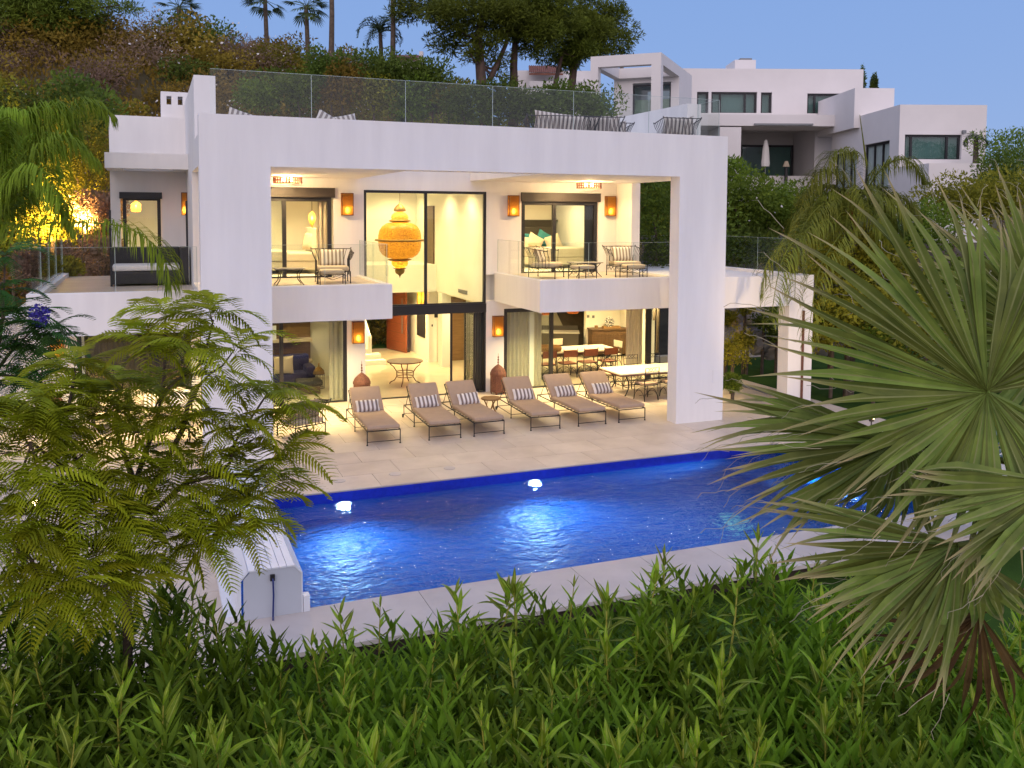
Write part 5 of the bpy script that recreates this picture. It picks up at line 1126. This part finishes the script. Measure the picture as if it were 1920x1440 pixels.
for px, py, d, h, lb in ((1617, 130, 84, 2.0, 'slim cypress tip behind the roof corner of the hill villa'), (1639, 142, 84, 1.2, 'small cypress tip right of the hill villa roof'), (758, 160, 50, 2.2, 'narrow dark cypress left of the pine trunks')):
    p = site(px, py, d); o = empty('cypress', p-Vector((0, 0, h*1.6)), 0, lb, 'cypress'); obj('crown', leafcloud(1500, [(0, 0, h*.5, .35, .35, h*.7), (0, 0, h*1.1, .3, .3, h*.6), (0, 0, h*1.45, .16, .16, h*.4)], .2, px, shell=.2), L_dark, o); obj('trunk', MB().tube([(0, 0, -3), (0, 0, h)], .08), barkm, o)
L_wash = leafmat('washingtonia_leaf', (.10, .13, .035), (.06, .09, .025), vs=2)
def fan_crown(r, n, seed, droop=.5):
    q = random.Random(seed); mb = MB()
    for k in range(n):
        a = q.uniform(0, 2*pi); e = q.uniform(-.7, 1.2); d = Vector((cos(a)*cos(e), sin(a)*cos(e), sin(e))); c = d*r*.5; up = d.cross(Vector((0, 0, 1))).normalized(); w = up.cross(d)
        mb.bar((0, 0, 0), c, .03)
        for j in range(11):
            t = (j-5)/5*1.35; v = (d*cos(t)+up*sin(t)).normalized(); L = r*.55*(1-.25*abs(t)); s = v.cross(w).normalized()*.05*r/1.5; tip = c+v*L+Vector((0, 0, -droop*L*.35)); o_ = len(mb.v)
            mb.v += [tuple(c), tuple(c+v*L*.6+s), tuple(tip), tuple(c+v*L*.6-s)]; mb.f += [(o_, o_+1, o_+2, o_+3)]
    return mb
wash = [fan_crown(1.7, 26, s).mesh('crown') for s in (1, 2)]
for w_ in wash: w_.materials.append(L_wash)
for i, (px, py, d, bpy_, lb) in enumerate(((335, 14, 62, 90, 'tall fan palm on the ridge at the left, crown in view'), (497, 0, 62, 110, 'tall fan palm on the ridge, second from the left'), (574, 12, 60, 130, 'tall fan palm on the ridge, third from the left'), (619, -160, 58, 150, 'tall bare palm trunk left of the date palm, crown above the photo'), (734, -120, 58, 150, 'tall bare palm trunk beside the date palm, crown above the photo'))):
    top, base = site(px, py, d), site(px+1, bpy_+60, d); o = empty('fan_palm', base, 0, lb, 'palm tree', 'tall fan palms on the ridge'); obj('trunk', MB().tube([(0, 0, 0), (top-base)*.5+Vector((.1, 0, 0)), top-base], [.22, .16, .14], 8), trunkm, o); obj('crown', None, None, o, me=wash[i % 2], loc=top-base)
L_feather = leafmat('queen_palm_leaflet', (.24, .36, .025), (.12, .20, .016), vs=1.4)
L_feather_y = leafmat('queen_palm_leaflet_olive', (.24, .26, .035), (.12, .15, .022), vs=1.4)
L_date = leafmat('date_palm_leaflet', (.10, .14, .06), (.06, .09, .04), vs=1.4)
def feather(pts, nl=70, ll=.5, lw=.022, seed=0, hang=1., curl=.6):
    "one feather frond along a list of points: rachis plus two ranks of hanging leaflets"
    q = random.Random(seed); P = [Vector(p) for p in pts]; mb = MB(); N = 24; C = []
    def cr(t):
        f = t*(len(P)-1); i = min(int(f), len(P)-2); u = f-i; a, b, c, d = P[max(i-1, 0)], P[i], P[i+1], P[min(i+2, len(P)-1)]
        return .5*((2*b)+(c-a)*u+(2*a-5*b+4*c-d)*u*u+(3*b-a-3*c+d)*u**3)
    C = [cr(i/N) for i in range(N+1)]; mb.tube(C, [.022*(1-.8*i/N)+.003 for i in range(N+1)], 5)
    for k in range(nl):
        t = .12+.88*k/(nl-1); p = cr(t); tg = (cr(min(1, t+.02))-cr(max(0, t-.02))).normalized(); sd = tg.cross(Vector((0, 0, 1)))
        if sd.length < .05: sd = Vector((1, 0, 0))
        sd.normalize(); un = sd.cross(tg)
        for s in (-1, 1):
            L = ll*(.45+.9*sin(pi*min(1, t*.93+.05))**.7)*q.uniform(.8, 1.15); d = (sd*s*q.uniform(.7, 1.1)+tg*q.uniform(.45, .8)+un*q.uniform(-.1, .6)).normalized()
            p1 = p+d*L*.35; p2 = p1+(d*(1-curl*.55)+Vector((0, 0, -hang*.75))).normalized()*L*.35; p3 = p2+(d*(1-curl)+Vector((q.uniform(-.1, .1), q.uniform(-.1, .1), -hang*1.7))).normalized()*L*.4
            w = d.cross(Vector((q.uniform(-.4, .4), q.uniform(-.4, .4), 1))).normalized()*lw*.5; o_ = len(mb.v)
            mb.v += [tuple(p-w*.6), tuple(p+w*.6), tuple(p1+w), tuple(p1-w), tuple(p2+w*.85), tuple(p2-w*.85), tuple(p3)]; mb.f += [(o_, o_+1, o_+2, o_+3), (o_+3, o_+2, o_+4, o_+5), (o_+5, o_+4, o_+6)]
    return mb
def auto_fronds(c, n, L, seed, e_lo=.1, e_hi=1.3):
    q = random.Random(seed); out = []
    for k in range(n):
        a = 2*pi*k/n*1.0+q.uniform(-.3, .3); e = q.uniform(e_lo, e_hi); d = Vector((cos(a), sin(a), 0)); p = c.copy(); pts = [p.copy()]; l_ = L*q.uniform(.8, 1.1)
        for i in range(5): p = p+(d*cos(e)+Vector((0, 0, sin(e))))*l_/5; e -= .42+.12*i*.5; pts.append(p.copy())
        out.append(pts)
    return out
def feather_palm(c, base, fronds, m, label, ll=.5, nl=70, name='feather_palm', hang=1., lw=.022, curl=.6, sheath=None):
    o = empty(name, base, 0, label, 'palm tree'); obj('trunk', MB().tube([(0, 0, 0), (c-base)*.5+Vector((.06, .03, 0)), c-base], [.17, .14, .12], 10), trunkm, o)
    for i, f in enumerate(fronds): obj('frond', feather([Vector(p)-base for p in f], nl, ll, lw, i, hang, curl), m, o)
    return o
# date palm on the ridge
c = site(713, 62, 60); feather_palm(c, c-Vector((0, 0, 2.2)), auto_fronds(c, 22, 2.0, 3, .1, 1.45), L_date, 'date palm with arching blue-green fronds on the ridge', .3, 26, 'date_palm', .2, .05, .2)
c = site(1165, 102, 62); feather_palm(c, c-Vector((0, 0, 2)), auto_fronds(c, 10, 1.4, 5, .1, 1.2), L_date, 'small palm tips showing above the hill villa portal', .3, 20, 'date_palm', .2, .05, .2)
# queen palm at left with explicit fronds
cL = site(-30, 400, 21)
def fr(*pp): return [site(*p) for p in pp]
fl = [fr((-30, 400, 21), (28, 332, 21), (85, 245, 21.3), (160, 195, 21.8), (205, 215, 22)), fr((-30, 400, 21), (30, 425, 20.5), (110, 418, 20), (230, 425, 19.6), (300, 470, 19.4), (318, 530, 19.4)), fr((-30, 400, 21), (10, 300, 21), (40, 225, 21.2), (110, 200, 21.5), (140, 250, 21.8)), fr((-30, 400, 21), (20, 350, 20), (80, 320, 19.6), (115, 380, 19.4)),
      fr((-30, 400, 21), (-10, 290, 21), (10, 220, 21), (50, 215, 21)), fr((-30, 400, 21), (30, 390, 21.5), (90, 360, 22), (125, 420, 22.3)), fr((-30, 400, 21), (-20, 300, 20.5), (-10, 230, 20), (10, 330, 19.5)), fr((-30, 400, 21), (-40, 300, 21), (-80, 230, 21), (-140, 260, 21)), fr((-30, 400, 21), (20, 380, 20.6), (60, 300, 20.5), (120, 260, 20.6), (175, 300, 20.8)), fr((-30, 400, 21), (0, 340, 22), (40, 270, 22.6), (90, 260, 23), (120, 330, 23))]
feather_palm(cL, Vector((cL.x-.3, cL.y+.2, -.4)), fl, L_feather, 'feathery queen palm at the left edge with a frond hanging over the terrace', .72, 130, lw=.03)
# queen palm at right with red crownshaft
cR = site(1600, 405, 27)
fR = auto_fronds(cR, 15, 2.3, 8, .35, 1.35)+[fr((1600, 405, 27), (1570, 330, 26.7), (1525, 330, 26.4), (1498, 400, 26)), fr((1600, 405, 27), (1560, 420, 26), (1500, 440, 25.5), (1440, 490, 25), (1425, 560, 25)), fr((1600, 405, 27), (1530, 420, 25.5), (1470, 480, 24), (1445, 600, 23.5)), fr((1600, 405, 27), (1575, 440, 25.5), (1535, 510, 24), (1515, 640, 23.5)), fr((1600, 405, 27), (1550, 380, 26), (1500, 440, 24.5), (1490, 560, 24)), fr((1600, 405, 27), (1650, 320, 27), (1700, 300, 27), (1735, 340, 27)), fr((1600, 405, 27), (1600, 300, 26.6), (1560, 290, 26.2), (1530, 350, 26)), fr((1600, 405, 27), (1540, 430, 26.4), (1490, 470, 26.2), (1480, 540, 26.2))]
pq = feather_palm(cR, Vector((cR.x, cR.y, -.4)), fR, L_feather_y, 'feathery queen palm with a red sheath at the right, before the hill villa', .62, 100, lw=.026)
a, b_ = site(1590, 360, 26.6)-Vector(pq.location), site(1603, 425, 26.6)-Vector(pq.location); obj('sheath', MB().tube([a, (a+b_)/2, b_], [.02, .09, .06], 8), mat('red_palm_sheath', (.30, .035, .012), .6), pq)
obj('spear_leaf', MB().tube([site(1612, 215, 27)-Vector(pq.location), site(1625, 310, 27)-Vector(pq.location)], [.008, .035], 5), L_feather_y, pq)
# small palm by the right wing with bright fronds
c = site(1830, 262, 49); feather_palm(c, c-Vector((0, 0, 2)), auto_fronds(c, 9, .9, 15, .2, 1.2), L_date, 'small palm against the sky right of the hill villa', .25, 18, 'date_palm', .3, .04, .3)
# agave
p = site(1845, 865, 14); o = empty('agave', p, 0, 'blue-grey agave rosette behind the fan palm', 'agave'); agm = mat('agave_leaf', (.13, .19, .20), .6, var=.15)
for k in range(16):
    a = k*2.4; e = .35+k/16*1.0; d = Vector((cos(a)*cos(e), sin(a)*cos(e), sin(e))); obj('leaf', MB().tube([(0, 0, 0), d*.2, d*.45+Vector((0, 0, -.0)), d*.62], [.03, .035, .022, .002], 5), agm, o)
# pool-side lounger at far right, half hidden
o = empty('white_daybed', site(1800, 945, 15.2), R(-20), 'white cushioned daybed half hidden behind the fan palm', 'daybed'); obj('mattress', MB().rbox(-.9, .9, -.4, .4, .25, .40, .05), cwhite, o, True); obj('backrest', MB().rbox(.55, .72, -.4, .4, .4, .85, .05), cwhite, o, True); obj('frame', MB().box(-.88, .88, -.38, .38, .18, .248), white, o)
for sx in (-1, 1):
    for sy in (-1, 1): obj('leg', MB().box(sx*.8-.03, sx*.8+.03, sy*.34-.03, sy*.34+.03, -.05, .18), white, o)

# ------------------------------------------------------------------ fan palm in the right foreground
L_fan = leafmat('fan_palm_blade', (.21, .265, .05), (.11, .155, .03), tip=((.55, .42, .22), .74, .98), rib=(.30, .32, .12), vs=5, objvar=.42, rough=.5, spec=.25)
L_fan_dead = leafmat('dead_fan_blade', (.12, .07, .025), (.06, .035, .014), vs=4)
thread = mat('pale_leaf_thread', (.40, .34, .22), .8)
def blade_mesh(seed, droop, fold=.95):
    "unit-length fan segment along +x, folded, tapering and bending down at the tip; uv v runs to the tip"
    q = random.Random(seed); mb = MB(); mb.uv = []; n = 9
    for i in range(n+1):
        t = i/n; w = .040*(1-abs(t-.55)/.75)**.8 if t < .999 else .0004; w = max(.0004, .012+.043*t/.55 if t < .55 else .055*(1-(t-.55)/.45)**1.15)*.40
        z = -droop*max(0, t-.45)**2; x = t-(.25*droop*max(0, t-.55)**2); y = .02*sin(t*3+seed)*t
        for u, k in ((0, -1), (.5, 0), (1, 1)): mb.v.append((x, y+k*w, z+(abs(k)*w*fold))); mb.uv.append((u, t))
    for i in range(n):
        for k in (0, 1): mb.f.append((3*i+k, 3*i+k+1, 3*i+k+4, 3*i+k+3))
    me = mb.mesh('blade'); return me
BM = [blade_mesh(s, dr) for s, dr in ((1, .15), (2, .35), (3, .7), (4, 1.3))]
for m_ in BM: m_.materials.append(L_fan)
BD = blade_mesh(9, .9); BD.materials.append(L_fan_dead)
THM = []
for s in range(3):
    q = random.Random(s); mb = MB()
    for k in range(1):
        p = Vector((.5+.45*q.random(), 0, -.03)); pts = [p]; d = Vector((q.uniform(.2, 1), q.uniform(-.6, .6), q.uniform(-.2, .6)))
        for i in range(6): d = (d+Vector((q.uniform(-.5, .5), q.uniform(-.5, .5), -.45))).normalized(); p = p+d*.045; pts.append(p)
        mb.tube(pts, .0011, 3, cap=False)
    me = mb.mesh('thread'); me.materials.append(thread); THM.append(me)
pb_ = site(2260, 1100, 3.4)
palm = empty('foreground_fan_palm', (pb_.x, pb_.y, 0), 0, 'large fan palm in the right foreground with dry leaf tips', 'palm tree')
obj('trunk', MB().tube([(0, 0, -.4), (.02, .02, 2), (0, 0, 4.0)], [.22, .19, .2], 12), trunkm, palm)
PB = Vector(palm.location)
def fan_leaf(hub, axis, normal, L, n, a0, a1, seed, droopy=0, mats=None, drop_side=0., lens=None):
    "hub: world point; axis: centre direction of the fan; normal: side the fan faces"
    q = random.Random(seed); hub = Vector(hub); ax = Vector(axis).normalized(); nn = Vector(normal); nn = (nn-ax*nn.dot(ax)).normalized(); sd = nn.cross(ax)
    f = obj('frond', MB().tube([Vector((0, 0, 3.9)), (hub-PB)*.5+Vector((0, 0, 2.15)), hub-PB], [.022, .016, .010], 6), L_fan if not mats else L_fan_dead, palm)
    for k in range(n):
        t = k/(n-1); a = R(a0+(a1-a0)*t)+q.uniform(-.035, .035); d = ax*cos(a)+sd*sin(a); cup = .10*(1-cos(a)); d = (d+nn*(.12+cup+q.uniform(-.03, .03))+Vector((0, 0, -drop_side*abs(sin(a))))).normalized()
        y = nn.cross(d).normalized(); z = d.cross(y).normalized(); le = L*(.80+.2*cos(a*.55))*q.uniform(.84, 1.06)*(lens(t) if lens else 1)
        # gravity: fronds bend towards world down, so make local +z point up
        if z.z < 0 and abs(nn.z) > .3: z, y = -z, -y
        ro = Quaternion(d, q.uniform(-.45, .45)); y = ro@y; z = ro@z; yw = .6 if mats else q.uniform(.8, 1.1)
        M = Matrix(((d.x*le, y.x*yw, z.x*le, hub.x-PB.x), (d.y*le, y.y*yw, z.y*le, hub.y-PB.y), (d.z*le, y.z*yw, z.z*le, hub.z-PB.z), (0, 0, 0, 1)))
        me = BD if mats else BM[min(3, droopy+q.choice((0, 0, 1, 1, 2)))]
        o = obj('leaf_segment', None, None, f, me=me); o.matrix_basis = M
        if not mats and q.random() < .8: th = obj('leaf_thread', None, None, f, me=THM[q.randrange(3)]); th.matrix_basis = M
toward = -CFW
def dirpx(dx, dy, dz=0): return (CRT*dx-CUP*dy+CFW*dz).normalized()
fan_leaf(site(1850, 735, 3.2), dirpx(-1, -.35, .2), toward+CUP*.25, .74, 66, -150, 150, 1, lens=lambda t: 1+.28*math.exp(-((t-.40)/.16)**2))
fan_leaf(site(1690, 826, 3.5), dirpx(-1, .10, .05), toward*.7+CUP*.6, .79, 28, -26, 36, 2)
fan_leaf(site(1690, 826, 3.5), dirpx(-.15, 1, -.1), toward+CUP*.3, .44, 18, -62, 60, 12, 2)
fan_leaf(site(1690, 826, 3.5), dirpx(1, .25, .3), toward*.7+CUP*.6, .5, 14, -45, 45, 13, 1)
fan_leaf(site(1795, 1022, 3.2), dirpx(-1, .04, 0), toward*.7+CUP*.6, .68, 30, -16, 64, 3)
fan_leaf(site(1985, 905, 2.9), dirpx(-1, .42, .1), toward*.6+CUP*.7, .52, 20, -30, 34, 5)
fan_leaf(site(1975, 640, 3.8), dirpx(-.75, -.7, .15), toward+CUP*.3, .78, 52, -85, 95, 4)
fan_leaf(site(2010, 560, 4.2), dirpx(-.5, -1, .2), toward, .60, 34, -80, 90, 6)
fan_leaf(site(1820, 1040, 3.3), dirpx(-.25, 1, .1), toward+CUP*.4, .34, 18, -50, 70, 7, 2)
fan_leaf(site(1835, 1150, 3.4), dirpx(-.6, 1, .1), toward, .5, 15, -62, 66, 8, 2, mats=True)

# ------------------------------------------------------------------ jacaranda trees at left
def bip_mesh(seed, L=.40):
    q = random.Random(seed); mb = MB(); n = 15; C = []; p = Vector((0, 0, 0)); e = .35
    for i in range(n+3): C.append(p.copy()); p = p+Vector((cos(e), 0, sin(e)))*L/(n+2); e -= .085+.02*q.random()
    mb.tube(C, [.0024*(1-.7*i/(n+2)) for i in range(n+3)], 3, cap=False)
    for i in range(2, n+3):
        t = i/(n+2); l_ = .105*sin(pi*(.14+.80*t))**.8
        for s in (-1, 1):
            d = Vector((.62, s*1, -.10+q.uniform(-.12, .12))).normalized(); tip = d*l_+Vector((.012, 0, -.30*l_)); c = C[i]; m = 3
            # one pinna: a drooping fringe strip with toothed edges
            wv = d.cross(Vector((0, 0, 1))).normalized(); K = 5; o_ = len(mb.v)
            for k in range(K+1):
                u = k/K; c0 = c+d*l_*u+Vector((.014*u, 0, -.30*l_*u*u)); w = (.0075 if k else .003)*(1-.75*u*u)*(1.25 if k % 2 else .8)
                mb.v += [tuple(c0-wv*w), tuple(c0+wv*w)]
            mb.f += [(o_+2*k, o_+2*k+1, o_+2*k+3, o_+2*k+2) for k in range(K)]
    return mb.mesh('frond')
L_jac = leafmat('jacaranda_leaf', (.37, .39, .014), (.20, .25, .013), vs=4, objvar=.3, trans=.35)
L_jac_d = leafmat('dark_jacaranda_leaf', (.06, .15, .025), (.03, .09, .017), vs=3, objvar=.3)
JM = [bip_mesh(s) for s in range(5)]
for m_ in JM: m_.materials.append(L_jac)
JD = [bip_mesh(s+20) for s in range(3)]
for m_ in JD: m_.materials.append(L_jac_d)
def jac_tree(name, label, trunk, limbs, tips, meshes, seed, nf=(10, 14), sc=1.08):
    base = site(*trunk[0]); base.z = -.4; o = empty(name, base, 0, label, 'tree'); q = random.Random(seed)
    obj('trunk', MB().tube([(0, 0, 0)]+[site(*p)-base for p in trunk[1:]], [.035]+[.030-.004*i for i in range(len(trunk)-1)], 8), jbark, o)
    for lm in limbs: P = [site(*p)-base for p in lm]; obj('branch', MB().tube(P, [.022*(1-.7*i/(len(P)-1)) for i in range(len(P))], 6), jbark, o)
    nodes = [site(*p)-base for lm in limbs for p in lm]
    for (px, py, d) in tips:
        c = site(px, py, d)-base; a = min(nodes, key=lambda p: (p-c).length)
        if (a-c).length > .03: obj('twig', MB().tube([a, (a+c)/2+Vector((0, 0, -.03)), c], [.009, .007, .004], 5), jbark, o)
        n = q.randint(*nf); a0 = q.uniform(0, 6)
        for k in range(n):
            az_ = a0+2*pi*k/n+q.uniform(-.25, .25); el = q.uniform(-.35, .65); s_ = sc*q.uniform(.75, 1.15)
            f = obj('leaf_frond', None, None, o, me=meshes[q.randrange(len(meshes))]); f.location = c+Vector((0, 0, q.uniform(-.05, .03))); f.rotation_euler = (q.uniform(-.3, .3), -el, az_); f.scale = (s_, s_, s_)
    return o
tips = [(310, 590, 6.2), (395, 590, 6.3), (440, 655, 6.1), (270, 640, 6.0), (350, 650, 5.9), (140, 690, 5.9), (80, 745, 5.6), (175, 735, 6.2), (110, 800, 5.6), (40, 810, 5.4), (230, 720, 6.4), (400, 700, 6.2), (300, 730, 6.2), (500, 730, 6.4), (540, 760, 6.4), (530, 850, 6.3), (480, 820, 6.3), (430, 790, 6.1),
        (350, 790, 6.0), (250, 810, 5.8), (170, 840, 5.6), (70, 880, 5.3), (20, 920, 5.2), (130, 910, 5.4), (210, 900, 5.6), (300, 880, 5.9), (370, 860, 6.0), (445, 900, 6.1), (500, 910, 6.3), (400, 950, 6.0), (440, 990, 5.9), (390, 1010, 5.8), (270, 980, 5.6), (200, 990, 5.4), (110, 1000, 5.2), (50, 1050, 5.1), (150, 1080, 5.2), (240, 1060, 5.4), (200, 1110, 5.2), (90, 1110, 5.0), (10, 1000, 5.0), (0, 850, 5.3), (60, 780, 5.6), (130, 760, 5.9), (200, 780, 6.0), (280, 770, 6.1), (20, 760, 5.6), (320, 1020, 5.8), (180, 950, 5.5), (470, 940, 6.1), (60, 960, 5.4), (330, 920, 5.9)]
jac_tree('jacaranda_tree', 'feathery yellow-green jacaranda in front of the left wing', [(232, 1060, 6), (236, 1000, 6), (238, 955, 6)],
    [[(238, 955, 6), (262, 880, 6.1), (290, 800, 6.2), (305, 740, 6.2), (310, 660, 6.2), (310, 595, 6.2)], [(300, 745, 6.2), (330, 715, 6.2), (380, 680, 6.2), (400, 600, 6.3)], [(238, 955, 6), (285, 962, 6), (320, 930, 6.1), (350, 905, 6.1), (400, 893, 6.1), (430, 870, 6.2), (440, 830, 6.2), (500, 740, 6.4)], [(262, 960, 6), (345, 800, 6.1), (352, 760, 6.1), (375, 720, 6.1), (395, 700, 6.2)],
     [(236, 970, 6), (190, 930, 5.8), (150, 880, 5.7), (120, 810, 5.7), (140, 700, 5.9)], [(190, 930, 5.8), (110, 870, 5.5), (60, 830, 5.4)], [(236, 1000, 6), (180, 1020, 5.5), (110, 1030, 5.2), (60, 1050, 5.1)], [(238, 990, 6), (290, 1000, 5.9), (380, 960, 6.0), (430, 970, 6.0)], [(236, 1010, 6), (220, 1060, 5.5), (200, 1100, 5.2)], [(250, 900, 6), (215, 800, 6.2), (225, 730, 6.3)], [(400, 893, 6.1), (470, 890, 6.2), (525, 850, 6.3)]], tips, JM, 41)
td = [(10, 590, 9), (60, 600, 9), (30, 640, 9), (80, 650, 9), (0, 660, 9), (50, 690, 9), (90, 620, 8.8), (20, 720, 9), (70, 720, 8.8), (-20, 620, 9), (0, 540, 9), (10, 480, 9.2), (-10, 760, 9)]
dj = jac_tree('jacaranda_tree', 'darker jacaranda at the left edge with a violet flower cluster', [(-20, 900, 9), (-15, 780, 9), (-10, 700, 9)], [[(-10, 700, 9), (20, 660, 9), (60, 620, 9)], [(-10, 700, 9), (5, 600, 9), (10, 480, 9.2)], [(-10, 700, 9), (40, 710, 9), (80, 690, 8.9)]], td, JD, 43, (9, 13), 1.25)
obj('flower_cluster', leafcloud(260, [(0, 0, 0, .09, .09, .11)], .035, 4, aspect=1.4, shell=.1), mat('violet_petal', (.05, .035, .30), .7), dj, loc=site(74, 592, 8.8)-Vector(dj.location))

# ------------------------------------------------------------------ oleander hedge in the foreground
L_ole = leafmat('oleander_leaf', (.30, .41, .020), (.13, .24, .014), rib=(.42, .48, .08), vs=3, objvar=.5, rough=.5, spec=.2)
L_ole_d = leafmat('shade_toned_oleander_leaf', (.16, .28, .015), (.08, .15, .010), vs=3, objvar=.3)  # darker copy of the leaf colour, painting shade into the hedge gaps
stemm = mat('oleander_stem', (.40, .36, .05), .7, var=.2)
def ole_mesh(seed, bend):
    mb = MB(); mb.uv = []; n = 6; q = random.Random(seed)
    for i in range(n+1):
        t = i/n; w = .092*(sin(pi*min(.999, t**.85+.0))**.75)*.95 if 0 < i < n else .006; z = -bend*t*t; x = t-.2*bend*t*t
        for u, k in ((0, -1), (.5, 0), (1, 1)): mb.v.append((x, k*w, z+abs(k)*w*.38+.012*sin(6*t+seed))); mb.uv.append((u, t))
    for i in range(n):
        for k in (0, 1): mb.f.append((3*i+k, 3*i+k+1, 3*i+k+4, 3*i+k+3))
    me = mb.mesh('leaf', True); me.materials.append(L_ole); return me
OM = [ole_mesh(s, b) for s, b in ((1, .0), (2, .1), (3, .22), (4, .38), (5, -.08))]
YT = [(-200, 1020), (0, 1020), (120, 1100), (300, 1080), (420, 1125), (560, 1205), (700, 1180), (900, 1145), (1050, 1130), (1200, 1080), (1380, 1050), (1500, 1060), (1650, 1110), (1800, 1150), (2000, 1150), (2200, 1150)]
q = random.Random(99); shrubs = []
NSH = 13
def shoot_leaves(n, tall):
    "list of (height fraction, azimuth, elevation, length, mesh)"
    out = []
    for w in range(n):
        t = w/(n-1); a0 = w*1.05
        for k in range(3):
            el = -.15+1.32*t**1.3+q.uniform(-.18, .18); out.append((t, a0+2*pi*k/3+q.uniform(-.2, .2), el, (.205 if t < .75 else .205-.28*(t-.75))*q.uniform(.82, 1.15), q.randrange(5)))
    return out
for si in range(NSH):
    pxc = -140+si*(2200/(NSH-1)); b = site(pxc, 1300, 5.0); b.z = -.42
    lab = ['oleander shrub at the left edge under the jacaranda', 'oleander shrub under the left half of the jacaranda', 'oleander shrub under the right half of the jacaranda', 'oleander shrub in front of the pool cover box, left', 'oleander shrub below the left pool corner', 'oleander shrub left of the middle of the near coping', 'oleander shrub in front of the middle of the near coping', 'oleander shrub right of the middle, its tips against the coping', 'oleander shrub with tall tips against the pool coping', 'oleander shrub left of the fan palm fronds', 'oleander shrub under the lower fan palm frond', 'oleander shrub beneath the dead palm frond', 'oleander shrub at the right edge'][si]
    o = empty('oleander_shrub', b, 0, lab, 'oleander', 'oleander hedge in the foreground'); nleaf = 0; filler = MB()
    mbS = MB()
    for k in range(5): a = k*1.3; mbS.tube([(0, 0, 0), (cos(a)*.2, sin(a)*.2, 1.2), (cos(a)*.35, sin(a)*.35, 2.4)], [.03, .02, .012], 6)
    obj('trunk', mbS, jbark, o)
    rows = [(u, 5) for u in (.0, .16, .33, .50, .68, .86)]
    for u, nn in rows:
        for j in range(2 if u < .5 else 2):
            px = pxc+q.uniform(-95, 95); yt = lerp_tab(YT, px); py = yt+u*(1470-yt)+q.uniform(-38, 30); d = 6.4-2.3*u+q.uniform(-.25, .25)
            top = site(px, py, d)-b; h = q.uniform(.42, .8); lean = Vector((q.gauss(0, .15), q.gauss(0, .15), 0)); ss = q.uniform(.75, 1.2); bot = top-Vector((0, 0, h))-lean
            sh = obj('shoot', MB().tube([bot, (bot+top)/2+lean*.2, top], [.0075, .006, .003], 5), stemm, o)
            for (t, az_, el, le, mi) in shoot_leaves(8, h):
                p = bot.lerp(top, .22+.78*t); M = Matrix.Translation(p)@Matrix.Rotation(az_, 4, 'Z')@Matrix.Rotation(-el, 4, 'Y')@Matrix.Scale(le*ss, 4)
                if nleaf < 290: lf = obj('leaf', None, None, sh, me=OM[mi]); lf.matrix_basis = M; nleaf += 1
    # denser inner shoots, joined
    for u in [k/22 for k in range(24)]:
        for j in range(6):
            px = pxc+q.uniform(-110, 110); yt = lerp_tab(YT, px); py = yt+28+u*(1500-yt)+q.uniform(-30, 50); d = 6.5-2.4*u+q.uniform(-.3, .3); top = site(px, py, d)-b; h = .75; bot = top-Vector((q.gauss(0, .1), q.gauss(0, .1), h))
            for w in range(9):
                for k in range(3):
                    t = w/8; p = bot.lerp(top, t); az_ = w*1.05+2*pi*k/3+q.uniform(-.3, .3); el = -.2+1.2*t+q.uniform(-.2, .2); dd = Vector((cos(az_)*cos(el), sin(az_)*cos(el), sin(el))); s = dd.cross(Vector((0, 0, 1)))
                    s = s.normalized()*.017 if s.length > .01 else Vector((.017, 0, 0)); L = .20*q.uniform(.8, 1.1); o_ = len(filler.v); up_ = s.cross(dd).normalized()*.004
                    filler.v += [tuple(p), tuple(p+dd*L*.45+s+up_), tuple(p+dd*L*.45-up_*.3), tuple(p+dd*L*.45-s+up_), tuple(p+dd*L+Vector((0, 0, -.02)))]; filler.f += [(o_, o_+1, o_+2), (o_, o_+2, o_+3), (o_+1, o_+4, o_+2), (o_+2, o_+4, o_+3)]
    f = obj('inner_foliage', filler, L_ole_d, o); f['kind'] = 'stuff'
